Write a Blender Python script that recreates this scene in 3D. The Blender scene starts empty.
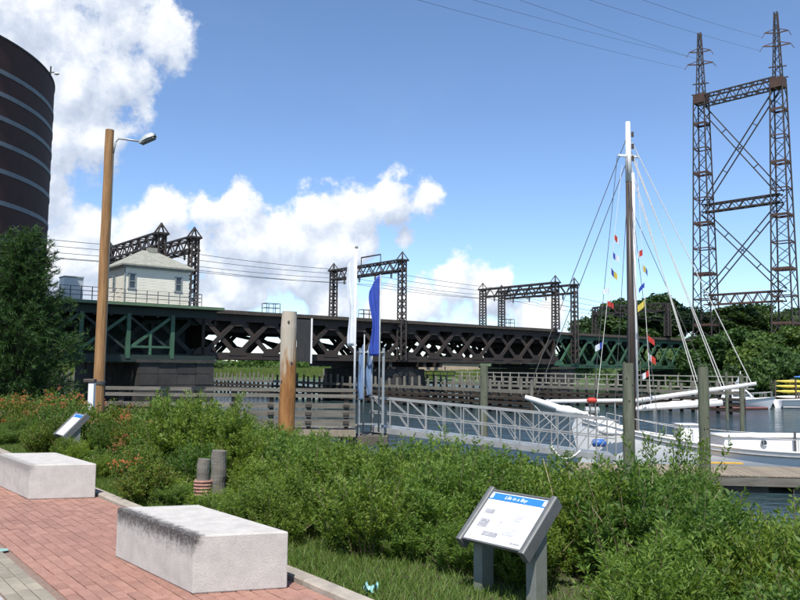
import bpy, math, random
import numpy as np
from mathutils import Vector, Matrix

# ------------------------------------------------------------------ camera
sc = bpy.context.scene
COL = sc.collection
FPX, PITCH, ROLL = 778.0, math.radians(4.85), 0.010      # focal length in px of an 800 px wide frame
CAM = Vector((0, 0, 4.5))
_f = Vector((0, math.cos(PITCH), math.sin(PITCH)))
_r0 = Vector((1, 0, 0)); _u0 = _r0.cross(_f)
_r = _r0 * math.cos(ROLL) + _u0 * math.sin(ROLL)
_u = _u0 * math.cos(ROLL) - _r0 * math.sin(ROLL)
cd = bpy.data.cameras.new('camera'); cam = bpy.data.objects.new('camera', cd); COL.objects.link(cam)
cd.sensor_width = 36.0; cd.lens = 36.0 * FPX / 800.0; cd.clip_end = 6000; cd.clip_start = 0.05
cam.matrix_world = Matrix(((_r.x, _u.x, -_f.x, CAM.x), (_r.y, _u.y, -_f.y, CAM.y), (_r.z, _u.z, -_f.z, CAM.z), (0, 0, 0, 1)))
sc.camera = cam

def ray(px, py): return _f + _r * ((px - 400) / FPX) + _u * ((300 - py) / FPX)
def PY(px, py, Y):            # survey: photo point at a known ground distance Y
    d = ray(px, py); return CAM + d * (Y / d.y)
def PZ(px, py, z):            # survey: photo point at a known height z
    d = ray(px, py); return CAM + d * ((z - CAM.z) / d.z)
def PJ(P):
    v = Vector(P) - CAM; k = v.dot(_f); return 400 + FPX * v.dot(_r) / k, 300 - FPX * v.dot(_u) / k

# ------------------------------------------------------------------ sun, sky
SUN_AZ = Vector((-0.16, -0.987, 0)).normalized(); SUN_EL = math.radians(60)
sun_dir = Vector((SUN_AZ.x * math.cos(SUN_EL), SUN_AZ.y * math.cos(SUN_EL), math.sin(SUN_EL)))
sl = bpy.data.lights.new('sun', 'SUN'); sl.energy = 4.2; sl.angle = math.radians(0.53); sl.color = (1.0, 0.955, 0.89)
so = bpy.data.objects.new('sun', sl); COL.objects.link(so)
so.rotation_euler = sun_dir.to_track_quat('Z', 'Y').to_euler(); so.location = (0, 0, 60)

sc.view_settings.view_transform = 'Standard'; sc.view_settings.look = 'None'
sc.view_settings.exposure = 0.56; sc.view_settings.gamma = 1.0; sc.view_settings.use_curve_mapping = False
sc.cycles.use_denoising = True
sc.cycles.max_bounces = 6; sc.cycles.transparent_max_bounces = 8
sc.cycles.caustics_reflective = False; sc.cycles.caustics_refractive = False

class NT:
    def __init__(s, tree): s.t = tree; s.n = tree.nodes; s.l = tree.links
    def node(s, typ, **kw):
        n = s.n.new(typ)
        for k, v in kw.items(): setattr(n, k, v)
        return n
    def put(s, sock, v):
        if hasattr(v, 'is_output') or hasattr(v, 'links') and hasattr(v, 'node'): s.l.new(v, sock)
        elif v is not None: sock.default_value = v
    def math(s, op, a, b=None, c=None, clamp=False):
        n = s.node('ShaderNodeMath', operation=op, use_clamp=clamp)
        for i, v in enumerate((a, b, c)):
            if v is not None: s.put(n.inputs[i], v)
        return n.outputs[0]
    def vmath(s, op, a, b=None, scale=None):
        n = s.node('ShaderNodeVectorMath', operation=op)
        s.put(n.inputs[0], a)
        if b is not None: s.put(n.inputs[1], b)
        if scale is not None: s.put(n.inputs['Scale'], scale)
        return n.outputs['Value' if op in ('DISTANCE', 'DOT_PRODUCT', 'LENGTH') else 'Vector']
    def noise(s, vec, scale, detail=4, rough=0.55, dist=0.0, out=0):
        n = s.node('ShaderNodeTexNoise'); s.put(n.inputs['Vector'], vec)
        n.inputs['Scale'].default_value = scale; n.inputs['Detail'].default_value = detail
        n.inputs['Roughness'].default_value = rough; n.inputs['Distortion'].default_value = dist
        return n.outputs[out]
    def ramp(s, fac, stops):
        n = s.node('ShaderNodeValToRGB'); s.put(n.inputs[0], fac)
        e = n.color_ramp.elements
        while len(e) < len(stops): e.new(0.5)
        for i, (p, c) in enumerate(stops):
            e[i].position = p; e[i].color = (*c, 1) if len(c) == 3 else c
        return n.outputs[0]
    def mix(s, fac, a, b, blend='MIX'):
        n = s.node('ShaderNodeMix', data_type='RGBA', blend_type=blend)
        s.put(n.inputs[0], fac)
        for i, v in ((6, a), (7, b)):
            s.put(n.inputs[i], (*v, 1) if isinstance(v, tuple) and len(v) == 3 else v)
        return n.outputs[2]
    def mapr(s, v, a, b, c=0.0, d=1.0, smooth=True):
        n = s.node('ShaderNodeMapRange'); n.interpolation_type = 'SMOOTHSTEP' if smooth else 'LINEAR'
        s.put(n.inputs[0], v)
        for i, q in enumerate((a, b, c, d)): n.inputs[i + 1].default_value = q
        return n.outputs[0]

def make_world():
    w = bpy.data.worlds.new('World'); sc.world = w; w.use_nodes = True
    w.node_tree.nodes.clear(); T = NT(w.node_tree)
    # clouds: cumulus heaps given by direction (x, y, radius in px of the photo), outline broken up by noise
    heaps = [(30,10,88),(115,8,62),(162,30,34),(70,80,62),(112,78,40),(40,140,70),(100,140,42),
             (95,228,26),(135,226,30),(168,210,30),(203,210,24),(236,208,26),(240,240,42),(185,250,44),(110,262,44),(60,268,48),
             (290,240,36),(318,214,36),(352,208,32),(392,203,28),(428,196,24),(340,250,40),(300,275,42),(225,285,48),(404,240,16),
             (452,284,32),(424,300,30),(482,292,26),(502,279,12),(545,322,26),(390,318,34),(330,305,34),(150,300,50)]
    g = bpy.data.node_groups.new('cloud_field', 'ShaderNodeTree')
    g.interface.new_socket('Dir', in_out='INPUT', socket_type='NodeSocketVector')
    g.interface.new_socket('Field', in_out='OUTPUT', socket_type='NodeSocketFloat')
    G = NT(g); gi = G.node('NodeGroupInput'); go = G.node('NodeGroupOutput'); d = gi.outputs[0]
    cur = None
    for (x, y, r) in heaps:
        c = ray(x, y).normalized()
        q = G.math('MULTIPLY_ADD', G.vmath('DISTANCE', d, tuple(c)), -FPX / r * 0.95, 1.0)
        cur = q if cur is None else G.math('SMOOTH_MAX', cur, q, 0.35)
    # the rest of the sky, away from the frame, carries scattered heaps of the same kind
    gen = G.math('MULTIPLY_ADD', G.noise(d, 2.6, 2, 0.5), 9.0, -5.3)
    away = G.mapr(G.vmath('DOT_PRODUCT', d, tuple(_f)), 0.84, 0.70, -6.0, 0.0)
    cur = G.math('MAXIMUM', cur, G.math('ADD', gen, away))
    cur = G.math('MAXIMUM', cur, -1.2)
    n1 = G.math('SUBTRACT', G.noise(d, 11, 9, 0.60, 0.1), 0.5)
    n2 = G.math('SUBTRACT', G.noise(d, 38, 6, 0.6), 0.5)
    f = G.math('MULTIPLY_ADD', n2, 0.9, G.math('MULTIPLY_ADD', n1, 2.9, cur))
    G.l.new(f, go.inputs[0])
    tc = T.node('ShaderNodeTexCoord'); D = tc.outputs['Generated']
    def field(vec):
        n = T.node('ShaderNodeGroup'); n.node_tree = g; T.put(n.inputs[0], vec); return n.outputs[0]
    f0 = field(D)
    lit_off = (Vector((0, 0, 1)) * 0.030 + _r * -0.012)
    f1 = field(T.vmath('ADD', D, tuple(lit_off)))
    sep = T.node('ShaderNodeSeparateXYZ'); T.put(sep.inputs[0], D)
    dens = T.mapr(f0, -0.02, 0.42)
    thin = T.mapr(T.noise(D, 4.0, 5, 0.6, 0.3), 0.50, 0.85, 0.0, 0.03)
    dens = T.math('MAXIMUM', T.math('MULTIPLY', dens, 0.96), T.math('MULTIPLY', thin, T.mapr(sep.outputs[2], 0.0, 0.1)))
    shade = T.math('MULTIPLY_ADD', T.math('SUBTRACT', f0, f1), 0.80, 0.46, clamp=True)
    ccol = T.ramp(shade, [(0.0, (2.9, 3.3, 4.1)), (0.40, (3.9, 4.3, 5.0)), (0.72, (5.3, 5.5, 5.8)), (1.0, (6.1, 6.1, 6.15))])
    sky = T.node('ShaderNodeTexSky', sky_type='NISHITA'); sky.sun_disc = False
    sky.sun_elevation = SUN_EL; sky.sun_rotation = math.atan2(SUN_AZ.x, SUN_AZ.y)
    sky.altitude = 1500; sky.air_density = 1.0; sky.dust_density = 0.0; sky.ozone_density = 2.6
    skyc = T.mix(1.0, sky.outputs[0], (0.92, 0.98, 1.05), 'MULTIPLY')
    colr = T.mix(dens, skyc, ccol)
    colr = T.mix(T.mapr(sep.outputs[2], 0.0, -0.02), colr, sky.outputs[0])
    bg = T.node('ShaderNodeBackground'); bg.inputs['Strength'].default_value = 0.125
    T.put(bg.inputs['Color'], colr)
    out = T.node('ShaderNodeOutputWorld'); T.l.new(bg.outputs[0], out.inputs[0])
    w.cycles.sampling_method = 'MANUAL'; w.cycles.sample_map_resolution = 256
make_world()

# ------------------------------------------------------------------ materials
def new_mat(name):
    m = bpy.data.materials.new(name); m.use_nodes = True; m.node_tree.nodes.clear()
    T = NT(m.node_tree); out = T.node('ShaderNodeOutputMaterial'); b = T.node('ShaderNodeBsdfPrincipled')
    T.l.new(b.outputs[0], out.inputs[0]); return m, T, b, out
def hue(c, k): return tuple(max(0.0, min(1.0, x * k)) for x in c)
def mat(name, c, c2=None, rough=0.7, scale=6.0, stretch=(1, 1, 1), detail=5, bump=0.0, bscale=None, metal=0.0, pos=(0.35, 0.68),
        speck=None, island=0.0, spec=0.5):
    m, T, b, out = new_mat(name)
    tc = T.node('ShaderNodeTexCoord'); mp = T.node('ShaderNodeMapping'); T.l.new(tc.outputs['Object'], mp.inputs[0])
    mp.inputs['Scale'].default_value = stretch
    oi = T.node('ShaderNodeObjectInfo')
    vec = T.vmath('ADD', mp.outputs[0], T.vmath('SCALE', oi.outputs['Location'], scale=0.37))
    n = T.noise(vec, scale, detail, 0.62)
    c2 = c2 or hue(c, 0.72)
    col = T.ramp(n, [(pos[0], c), (pos[1], c2)])
    if speck:
        n2 = T.noise(vec, speck[0], 2, 0.5)
        col = T.mix(T.mapr(n2, speck[1], speck[1] + 0.1), col, speck[2])
    if island:
        gm = T.node('ShaderNodeNewGeometry')
        k = T.math('MULTIPLY_ADD', T.math('FRACT', T.math('ADD', gm.outputs['Random Per Island'], oi.outputs['Random'])), island, 1 - island / 2)
        col = T.mix(1.0, col, T.ramp(T.math('MULTIPLY', k, 0.5), [(0, (0, 0, 0)), (1, (2, 2, 2))]), 'MULTIPLY')
    T.put(b.inputs['Base Color'], col)
    b.inputs['Roughness'].default_value = rough; b.inputs['Metallic'].default_value = metal
    b.inputs['Specular IOR Level'].default_value = spec
    if bump:
        bn = T.node('ShaderNodeBump'); bn.inputs['Strength'].default_value = bump; bn.inputs['Distance'].default_value = 0.02
        T.put(bn.inputs['Height'], T.noise(vec, bscale or scale * 3, 6, 0.6)); T.l.new(bn.outputs[0], b.inputs['Normal'])
    return m
def leaf_mat(name, cols, trans=0.35, rough=0.55):
    m, T, b, out = new_mat(name)
    gm = T.node('ShaderNodeNewGeometry'); oi = T.node('ShaderNodeObjectInfo')
    k = gm.outputs['Random Per Island']
    col = T.ramp(k, [(i / max(1, len(cols) - 1), c) for i, c in enumerate(cols)])
    tint = T.ramp(oi.outputs['Random'], [(0, (0.70, 0.80, 0.70)), (0.5, (1, 1, 1)), (1, (1.30, 1.14, 0.80))])
    col = T.mix(1.0, col, tint, 'MULTIPLY')
    T.put(b.inputs['Base Color'], col); b.inputs['Roughness'].default_value = rough; b.inputs['Specular IOR Level'].default_value = 0.3
    tr = T.node('ShaderNodeBsdfTranslucent'); T.put(tr.inputs[0], T.mix(1.0, col, (1.35, 1.35, 0.6), 'MULTIPLY'))
    mx = T.node('ShaderNodeMixShader'); mx.inputs[0].default_value = trans
    T.l.new(b.outputs[0], mx.inputs[1]); T.l.new(tr.outputs[0], mx.inputs[2]); T.l.new(mx.outputs[0], out.inputs[0])
    return m

M = {}
M['granite'] = mat('granite', (0.44, 0.43, 0.42), (0.36, 0.355, 0.35), 0.8, 9, bump=0.25, bscale=60, speck=(140, 0.56, (0.20, 0.20, 0.20)))
M['brick'] = mat('brick', (0.335, 0.180, 0.135), (0.26, 0.130, 0.097), 0.88, 5, bump=0.3, bscale=70, speck=(45, 0.60, (0.345, 0.215, 0.165)), island=0.22)
M['joint'] = mat('joint_sand', (0.25, 0.17, 0.13), (0.17, 0.12, 0.095), 0.95, 30)
M['tan_paver'] = mat('tan_paver', (0.30, 0.26, 0.20), (0.21, 0.19, 0.145), 0.85, 7, bump=0.2, bscale=60, island=0.3)
M['grey_paver'] = mat('grey_paver', (0.22, 0.215, 0.20), (0.15, 0.15, 0.145), 0.85, 7, bump=0.2, bscale=60, island=0.3)
M['kerb'] = mat('kerb_stone', (0.38, 0.33, 0.27), (0.25, 0.22, 0.18), 0.85, 6, bump=0.3, bscale=50, island=0.25)
M['soil'] = mat('soil', (0.07, 0.055, 0.035), (0.05, 0.07, 0.02), 0.95, 3, bump=0.6, bscale=12)
M['asphalt'] = mat('asphalt', (0.09, 0.09, 0.088), (0.06, 0.06, 0.06), 0.9, 5, bump=0.2, bscale=50)
M['chalk'] = mat('turquoise_paint', (0.20, 0.42, 0.40), (0.27, 0.29, 0.24), 0.85, 22)
M['steel_brown'] = mat('steel_brown', (0.026, 0.020, 0.017), (0.046, 0.031, 0.023), 0.75, 0.6, bump=0.15, bscale=4, island=0.4)
M['steel_rust'] = mat('steel_rust', (0.095, 0.047, 0.032), (0.05, 0.032, 0.026), 0.8, 0.7, island=0.4)
M['steel_dark'] = mat('steel_dark', (0.026, 0.022, 0.021), (0.046, 0.034, 0.029), 0.7, 0.8, island=0.4)
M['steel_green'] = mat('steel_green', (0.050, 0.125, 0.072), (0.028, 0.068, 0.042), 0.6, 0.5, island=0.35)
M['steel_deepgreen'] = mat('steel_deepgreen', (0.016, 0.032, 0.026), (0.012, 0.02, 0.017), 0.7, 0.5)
M['pale_green'] = mat('pale_green_paint', (0.11, 0.18, 0.10), (0.08, 0.13, 0.075), 0.6, 1.5)
M['pier_stone'] = mat('pier_stone', (0.050, 0.046, 0.042), (0.028, 0.026, 0.025), 0.9, 0.7, bump=0.4, bscale=3, island=0.4)
M['cream'] = mat('cream_clapboard', (0.82, 0.79, 0.66), (0.76, 0.73, 0.61), 0.7, 0.8)
M['roof'] = mat('weathered_shingle', (0.31, 0.31, 0.26), (0.22, 0.225, 0.19), 0.9, 2.0, island=0.25)
M['trim'] = mat('grey_trim', (0.30, 0.33, 0.33), (0.22, 0.25, 0.25), 0.7, 2)
M['glass'] = mat('dark_glass', (0.03, 0.045, 0.06), (0.05, 0.06, 0.07), 0.08, 1)
M['rail'] = mat('rail_grey', (0.15, 0.16, 0.16), (0.10, 0.105, 0.11), 0.6, 1)
M['cabinet'] = mat('cabinet_silver', (0.50, 0.54, 0.56), (0.42, 0.46, 0.48), 0.4, 1, metal=0.2)
M['white_paint'] = mat('white_paint', (0.78, 0.77, 0.75), (0.62, 0.61, 0.59), 0.45, 1.2, pos=(0.5, 0.8))
M['hull_white'] = mat('hull_white', (0.84, 0.84, 0.83), (0.74, 0.73, 0.71), 0.35, 0.9, stretch=(0.5, 0.5, 2.5), pos=(0.5, 0.82))
M['canvas_white'] = mat('canvas_white', (0.78, 0.77, 0.74), (0.60, 0.60, 0.58), 0.8, 4, bump=0.8, bscale=9)
M['rubrail'] = mat('grey_rubrail', (0.32, 0.32, 0.31), (0.24, 0.24, 0.24), 0.6, 3)
M['pole_wood'] = mat('pole_wood', (0.37, 0.215, 0.10), (0.22, 0.115, 0.05), 0.85, 3.2, stretch=(4, 4, 0.35), bump=0.4, bscale=10, spec=0.2)
def piling_mat(name, bare, bark, pale, z0):
    m, T, b, out = new_mat(name); tc = T.node('ShaderNodeTexCoord')
    mp = T.node('ShaderNodeMapping'); T.l.new(tc.outputs['Object'], mp.inputs[0]); mp.inputs['Scale'].default_value = (3, 3, 0.5)
    n = T.noise(mp.outputs[0], 2.4, 6, 0.65); col = T.ramp(n, [(0.36, bare), (0.62, bark)])
    sep = T.node('ShaderNodeSeparateXYZ'); T.l.new(tc.outputs['Object'], sep.inputs[0])
    h = T.math('ADD', T.math('MULTIPLY_ADD', sep.outputs[2], 1.4, -1.4 * z0), T.math('MULTIPLY_ADD', T.noise(mp.outputs[0], 3.5, 4), 3.0, -1.5))
    side = T.math('MULTIPLY', sep.outputs[0], -2.4)  # paler towards the left: the sunlit side is painted into the wood colour
    col = T.mix(T.mapr(T.math('ADD', h, side), -0.3, 0.7), col, pale); T.put(b.inputs['Base Color'], col)
    b.inputs['Roughness'].default_value = 0.9; b.inputs['Specular IOR Level'].default_value = 0.2
    bn = T.node('ShaderNodeBump'); bn.inputs['Strength'].default_value = 0.6; bn.inputs['Distance'].default_value = 0.03
    T.put(bn.inputs['Height'], T.noise(mp.outputs[0], 6, 6, 0.65)); T.l.new(bn.outputs[0], b.inputs['Normal'])
    return m
M['piling_brown'] = piling_mat('piling_brown', (0.38, 0.19, 0.07), (0.22, 0.095, 0.035), (0.46, 0.40, 0.32), 3.6)
M['piling_grey'] = mat('piling_grey', (0.165, 0.165, 0.12), (0.085, 0.10, 0.062), 0.95, 2.2, stretch=(3, 3, 0.4), bump=0.6, bscale=9, spec=0.2)
M['board_grey'] = mat('board_grey', (0.205, 0.19, 0.16), (0.12, 0.107, 0.09), 0.9, 2.5, stretch=(0.4, 3, 3), bump=0.4, bscale=10, island=0.3, spec=0.2)
M['board_dark'] = mat('board_dark', (0.10, 0.085, 0.07), (0.06, 0.05, 0.042), 0.9, 2.5, island=0.3, spec=0.2)
M['deck_tan'] = mat('deck_tan', (0.28, 0.235, 0.175), (0.20, 0.165, 0.125), 0.9, 3, stretch=(3, 0.5, 1), island=0.25, spec=0.2)
M['fender_wood'] = mat('fender_wood', (0.17, 0.15, 0.125), (0.095, 0.085, 0.072), 0.95, 1.2, stretch=(1, 1, 0.4), island=0.35, spec=0.2)
def wet_wood():
    m, T, b, out = new_mat('fender_wood_tidal'); tc = T.node('ShaderNodeTexCoord'); gm = T.node('ShaderNodeNewGeometry')
    sep = T.node('ShaderNodeSeparateXYZ'); T.l.new(gm.outputs['Position'], sep.inputs[0])
    n = T.noise(tc.outputs['Object'], 1.3, 5, 0.6); col = T.ramp(n, [(0.35, (0.215, 0.20, 0.165)), (0.7, (0.13, 0.12, 0.10))])
    wet = T.ramp(n, [(0.35, (0.060, 0.046, 0.036)), (0.7, (0.035, 0.028, 0.023))])
    h = T.math('ADD', sep.outputs[2], T.math('MULTIPLY_ADD', n, 0.9, -0.45))
    T.put(b.inputs['Base Color'], T.mix(T.mapr(h, 1.85, 1.45), col, wet)); b.inputs['Roughness'].default_value = 0.9; b.inputs['Specular IOR Level'].default_value = 0.2; return m
M['tidal'] = wet_wood()
M['fender_pale'] = mat('fender_pale', (0.33, 0.32, 0.27), (0.22, 0.21, 0.18), 0.95, 1.2, island=0.3, spec=0.2)
M['yellow_edge'] = mat('yellow_edge', (0.62, 0.38, 0.06), (0.50, 0.30, 0.06), 0.7, 6)
M['aluminium'] = mat('aluminium', (0.34, 0.34, 0.325), (0.26, 0.26, 0.25), 0.5, 3, metal=0.2)
M['galv'] = mat('galvanised', (0.40, 0.42, 0.42), (0.30, 0.32, 0.32), 0.5, 6, metal=0.35)
M['sign_frame'] = mat('sign_frame_grey', (0.115, 0.12, 0.12), (0.09, 0.095, 0.095), 0.5, 8, bump=0.1)
M['sign_post'] = mat('sign_post_grey', (0.20, 0.215, 0.19), (0.16, 0.17, 0.15), 0.6, 8, bump=0.1)
M['sign_white'] = mat('sign_print_white', (0.82, 0.82, 0.83), (0.80, 0.80, 0.81), 0.35, 2)
M['sign_blue'] = mat('sign_print_blue', (0.03, 0.20, 0.62), (0.03, 0.18, 0.56), 0.35, 2)
M['sign_grey'] = mat('sign_print_grey', (0.20, 0.20, 0.21), (0.45, 0.45, 0.46), 0.4, 60)
M['sign_pale'] = mat('sign_print_pale', (0.40, 0.40, 0.41), (0.58, 0.58, 0.59), 0.4, 60)
M['red'] = mat('red_cloth', (0.52, 0.05, 0.03), (0.40, 0.035, 0.025), 0.7, 4)
M['blue'] = mat('blue_cloth', (0.03, 0.075, 0.40), (0.025, 0.055, 0.30), 0.75, 3)
M['white_cloth'] = mat('white_cloth', (0.72, 0.75, 0.78), (0.60, 0.63, 0.67), 0.8, 3)
M['paleblue_cloth'] = mat('pale_blue_cloth', (0.20, 0.30, 0.46), (0.14, 0.21, 0.34), 0.8, 2)
M['yellow'] = mat('yellow_plastic', (0.68, 0.54, 0.08), (0.58, 0.45, 0.08), 0.45, 2)
M['kayak_blue'] = mat('kayak_blue', (0.03, 0.16, 0.50), (0.03, 0.13, 0.42), 0.45, 2)
M['blue_plastic'] = mat('blue_plastic', (0.03, 0.14, 0.45), (0.03, 0.11, 0.38), 0.4, 3)
M['red_bottom'] = mat('red_bottom_paint', (0.20, 0.06, 0.045), (0.15, 0.045, 0.035), 0.7, 2)
M['mast_dark'] = mat('mast_dark', (0.055, 0.042, 0.036), (0.085, 0.06, 0.045), 0.5, 3, stretch=(3, 3, 0.3))
M['rope_dark'] = mat('rope_dark', (0.10, 0.10, 0.10), (0.07, 0.07, 0.07), 0.9, 9)
M['rope_white'] = mat('rope_white', (0.66, 0.65, 0.60), (0.54, 0.53, 0.49), 0.9, 9)
M['wire'] = mat('wire', (0.06, 0.06, 0.065), (0.05, 0.05, 0.05), 0.6, 2)
M['theater'] = mat('theater_brick', (0.056, 0.025, 0.020), (0.042, 0.020, 0.017), 0.85, 1.0, detail=8, bump=0.1, bscale=8)
M['theater_band'] = mat('theater_band', (0.17, 0.19, 0.205), (0.13, 0.15, 0.16), 0.7, 1.5)
M['lamp_shell'] = mat('lamp_shell', (0.50, 0.53, 0.50), (0.40, 0.43, 0.41), 0.45, 4, metal=0.2)
M['lamp_lens'] = mat('lamp_lens', (0.20, 0.21, 0.20), (0.14, 0.15, 0.15), 0.15, 4)
M['insulator'] = mat('insulator', (0.22, 0.19, 0.16), (0.14, 0.12, 0.10), 0.35, 2)
M['bark'] = mat('bark', (0.085, 0.062, 0.045), (0.05, 0.04, 0.03), 0.95, 5, stretch=(2, 2, 0.5), bump=0.6)
M['twig'] = mat('twig', (0.17, 0.125, 0.075), (0.11, 0.085, 0.05), 0.9, 8)
M['dry_twig'] = mat('dry_twig', (0.42, 0.33, 0.22), (0.30, 0.23, 0.15), 0.9, 8)
M['leaf_bright'] = leaf_mat('leaf_bright', [(0.085, 0.155, 0.026), (0.135, 0.225, 0.038), (0.195, 0.290, 0.055), (0.12, 0.20, 0.045)], 0.46)
M['leaf_mid'] = leaf_mat('leaf_mid', [(0.060, 0.120, 0.024), (0.100, 0.178, 0.034), (0.145, 0.230, 0.044), (0.17, 0.24, 0.06)], 0.44)
M['leaf_rose'] = leaf_mat('leaf_rose', [(0.045, 0.10, 0.018), (0.075, 0.14, 0.022), (0.12, 0.18, 0.03), (0.14, 0.11, 0.03)], 0.33)
M['petal'] = leaf_mat('orange_petal', [(0.42, 0.15, 0.06), (0.45, 0.20, 0.09), (0.30, 0.09, 0.05)], 0.3)
M['needle'] = leaf_mat('pine_needle', [(0.020, 0.054, 0.017), (0.040, 0.092, 0.024), (0.075, 0.140, 0.034)], 0.24)
M['tree_dark'] = leaf_mat('tree_leaf_dark', [(0.024, 0.052, 0.016), (0.040, 0.080, 0.022), (0.060, 0.108, 0.030)], 0.28)
M['tree_mid'] = leaf_mat('tree_leaf_mid', [(0.036, 0.076, 0.020), (0.058, 0.112, 0.028), (0.085, 0.148, 0.038)], 0.32)
M['grass'] = leaf_mat('grass_blade', [(0.10, 0.18, 0.03), (0.145, 0.235, 0.045), (0.18, 0.255, 0.06), (0.23, 0.21, 0.09)], 0.42)
M['marsh'] = mat('marsh_green', (0.070, 0.115, 0.036), (0.045, 0.080, 0.026), 0.95, 0.05, stretch=(1, 3, 1), bump=0.5, bscale=0.6)
M['reed'] = leaf_mat('reed_blade', [(0.055, 0.105, 0.028), (0.080, 0.135, 0.038), (0.11, 0.145, 0.05)], 0.25)
M['sand'] = mat('bare_dirt', (0.36, 0.26, 0.16), (0.26, 0.19, 0.12), 0.95, 0.4, bump=0.4, bscale=2)
M['litter'] = mat('litter_plastic', (0.17, 0.45, 0.44), (0.42, 0.58, 0.57), 0.5, 30)
M['stone_tan'] = mat('tan_wall', (0.42, 0.33, 0.23), (0.34, 0.26, 0.19), 0.9, 0.3)
M['soot_black'] = mat('black_panel', (0.035, 0.034, 0.034), (0.05, 0.048, 0.046), 0.7, 1)

def stained_granite(name, amount):
    m, T, b, out = new_mat(name); tc = T.node('ShaderNodeTexCoord'); P = tc.outputs['Object']
    sep = T.node('ShaderNodeSeparateXYZ'); T.l.new(P, sep.inputs[0])
    col = T.ramp(T.noise(P, 7, 5), [(0.35, (0.53, 0.50, 0.455)), (0.7, (0.43, 0.405, 0.37))])
    col = T.mix(T.mapr(T.noise(P, 150, 2), 0.54, 0.68, 0.0, 0.7), col, (0.27, 0.26, 0.25))
    col = T.mix(T.mapr(T.noise(P, 3, 6, 0.7), 0.52, 0.8, 0, 0.35), col, (0.24, 0.22, 0.19))
    # a runnel of black grime along one long top edge: y is across the bench, 0 on the edge
    edge = T.math('SUBTRACT', 0.45, sep.outputs[2]); top = T.math('MULTIPLY', sep.outputs[1], 1.6)
    dd = T.math('ADD', T.math('MAXIMUM', edge, 0.0), T.math('MAXIMUM', top, 0.0))
    n = T.math('MULTIPLY_ADD', T.noise(P, 16, 8, 0.75), 0.34, -0.17)
    msk = T.math('MULTIPLY', T.mapr(T.math('ADD', dd, n), 0.19, 0.03), T.math('MULTIPLY', amount, T.mapr(T.noise(P, 40, 6, 0.7), 0.30, 0.55, 0.62, 1.0)))
    col = T.mix(msk, col, (0.060, 0.053, 0.050)); T.put(b.inputs['Base Color'], col)
    b.inputs['Roughness'].default_value = 0.8
    bn = T.node('ShaderNodeBump'); bn.inputs['Strength'].default_value = 0.3; bn.inputs['Distance'].default_value = 0.01
    T.put(bn.inputs['Height'], T.noise(P, 70, 5, 0.6)); T.l.new(bn.outputs[0], b.inputs['Normal']); return m

def water_mat():
    m, T, b, out = new_mat('water'); tc = T.node('ShaderNodeTexCoord')
    mp = T.node('ShaderNodeMapping'); T.l.new(tc.outputs['Object'], mp.inputs[0]); mp.inputs['Scale'].default_value = (1, 1.8, 1)
    b.inputs['Base Color'].default_value = (0.030, 0.055, 0.062, 1); b.inputs['Roughness'].default_value = 0.09; b.inputs['IOR'].default_value = 1.33
    h = T.math('ADD', T.noise(mp.outputs[0], 0.9, 4, 0.55), T.math('MULTIPLY', T.noise(mp.outputs[0], 0.12, 3), 2.0))
    bn = T.node('ShaderNodeBump'); bn.inputs['Strength'].default_value = 0.55; bn.inputs['Distance'].default_value = 0.28
    T.put(bn.inputs['Height'], h); T.l.new(bn.outputs[0], b.inputs['Normal']); return m
M['water'] = water_mat()

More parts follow.
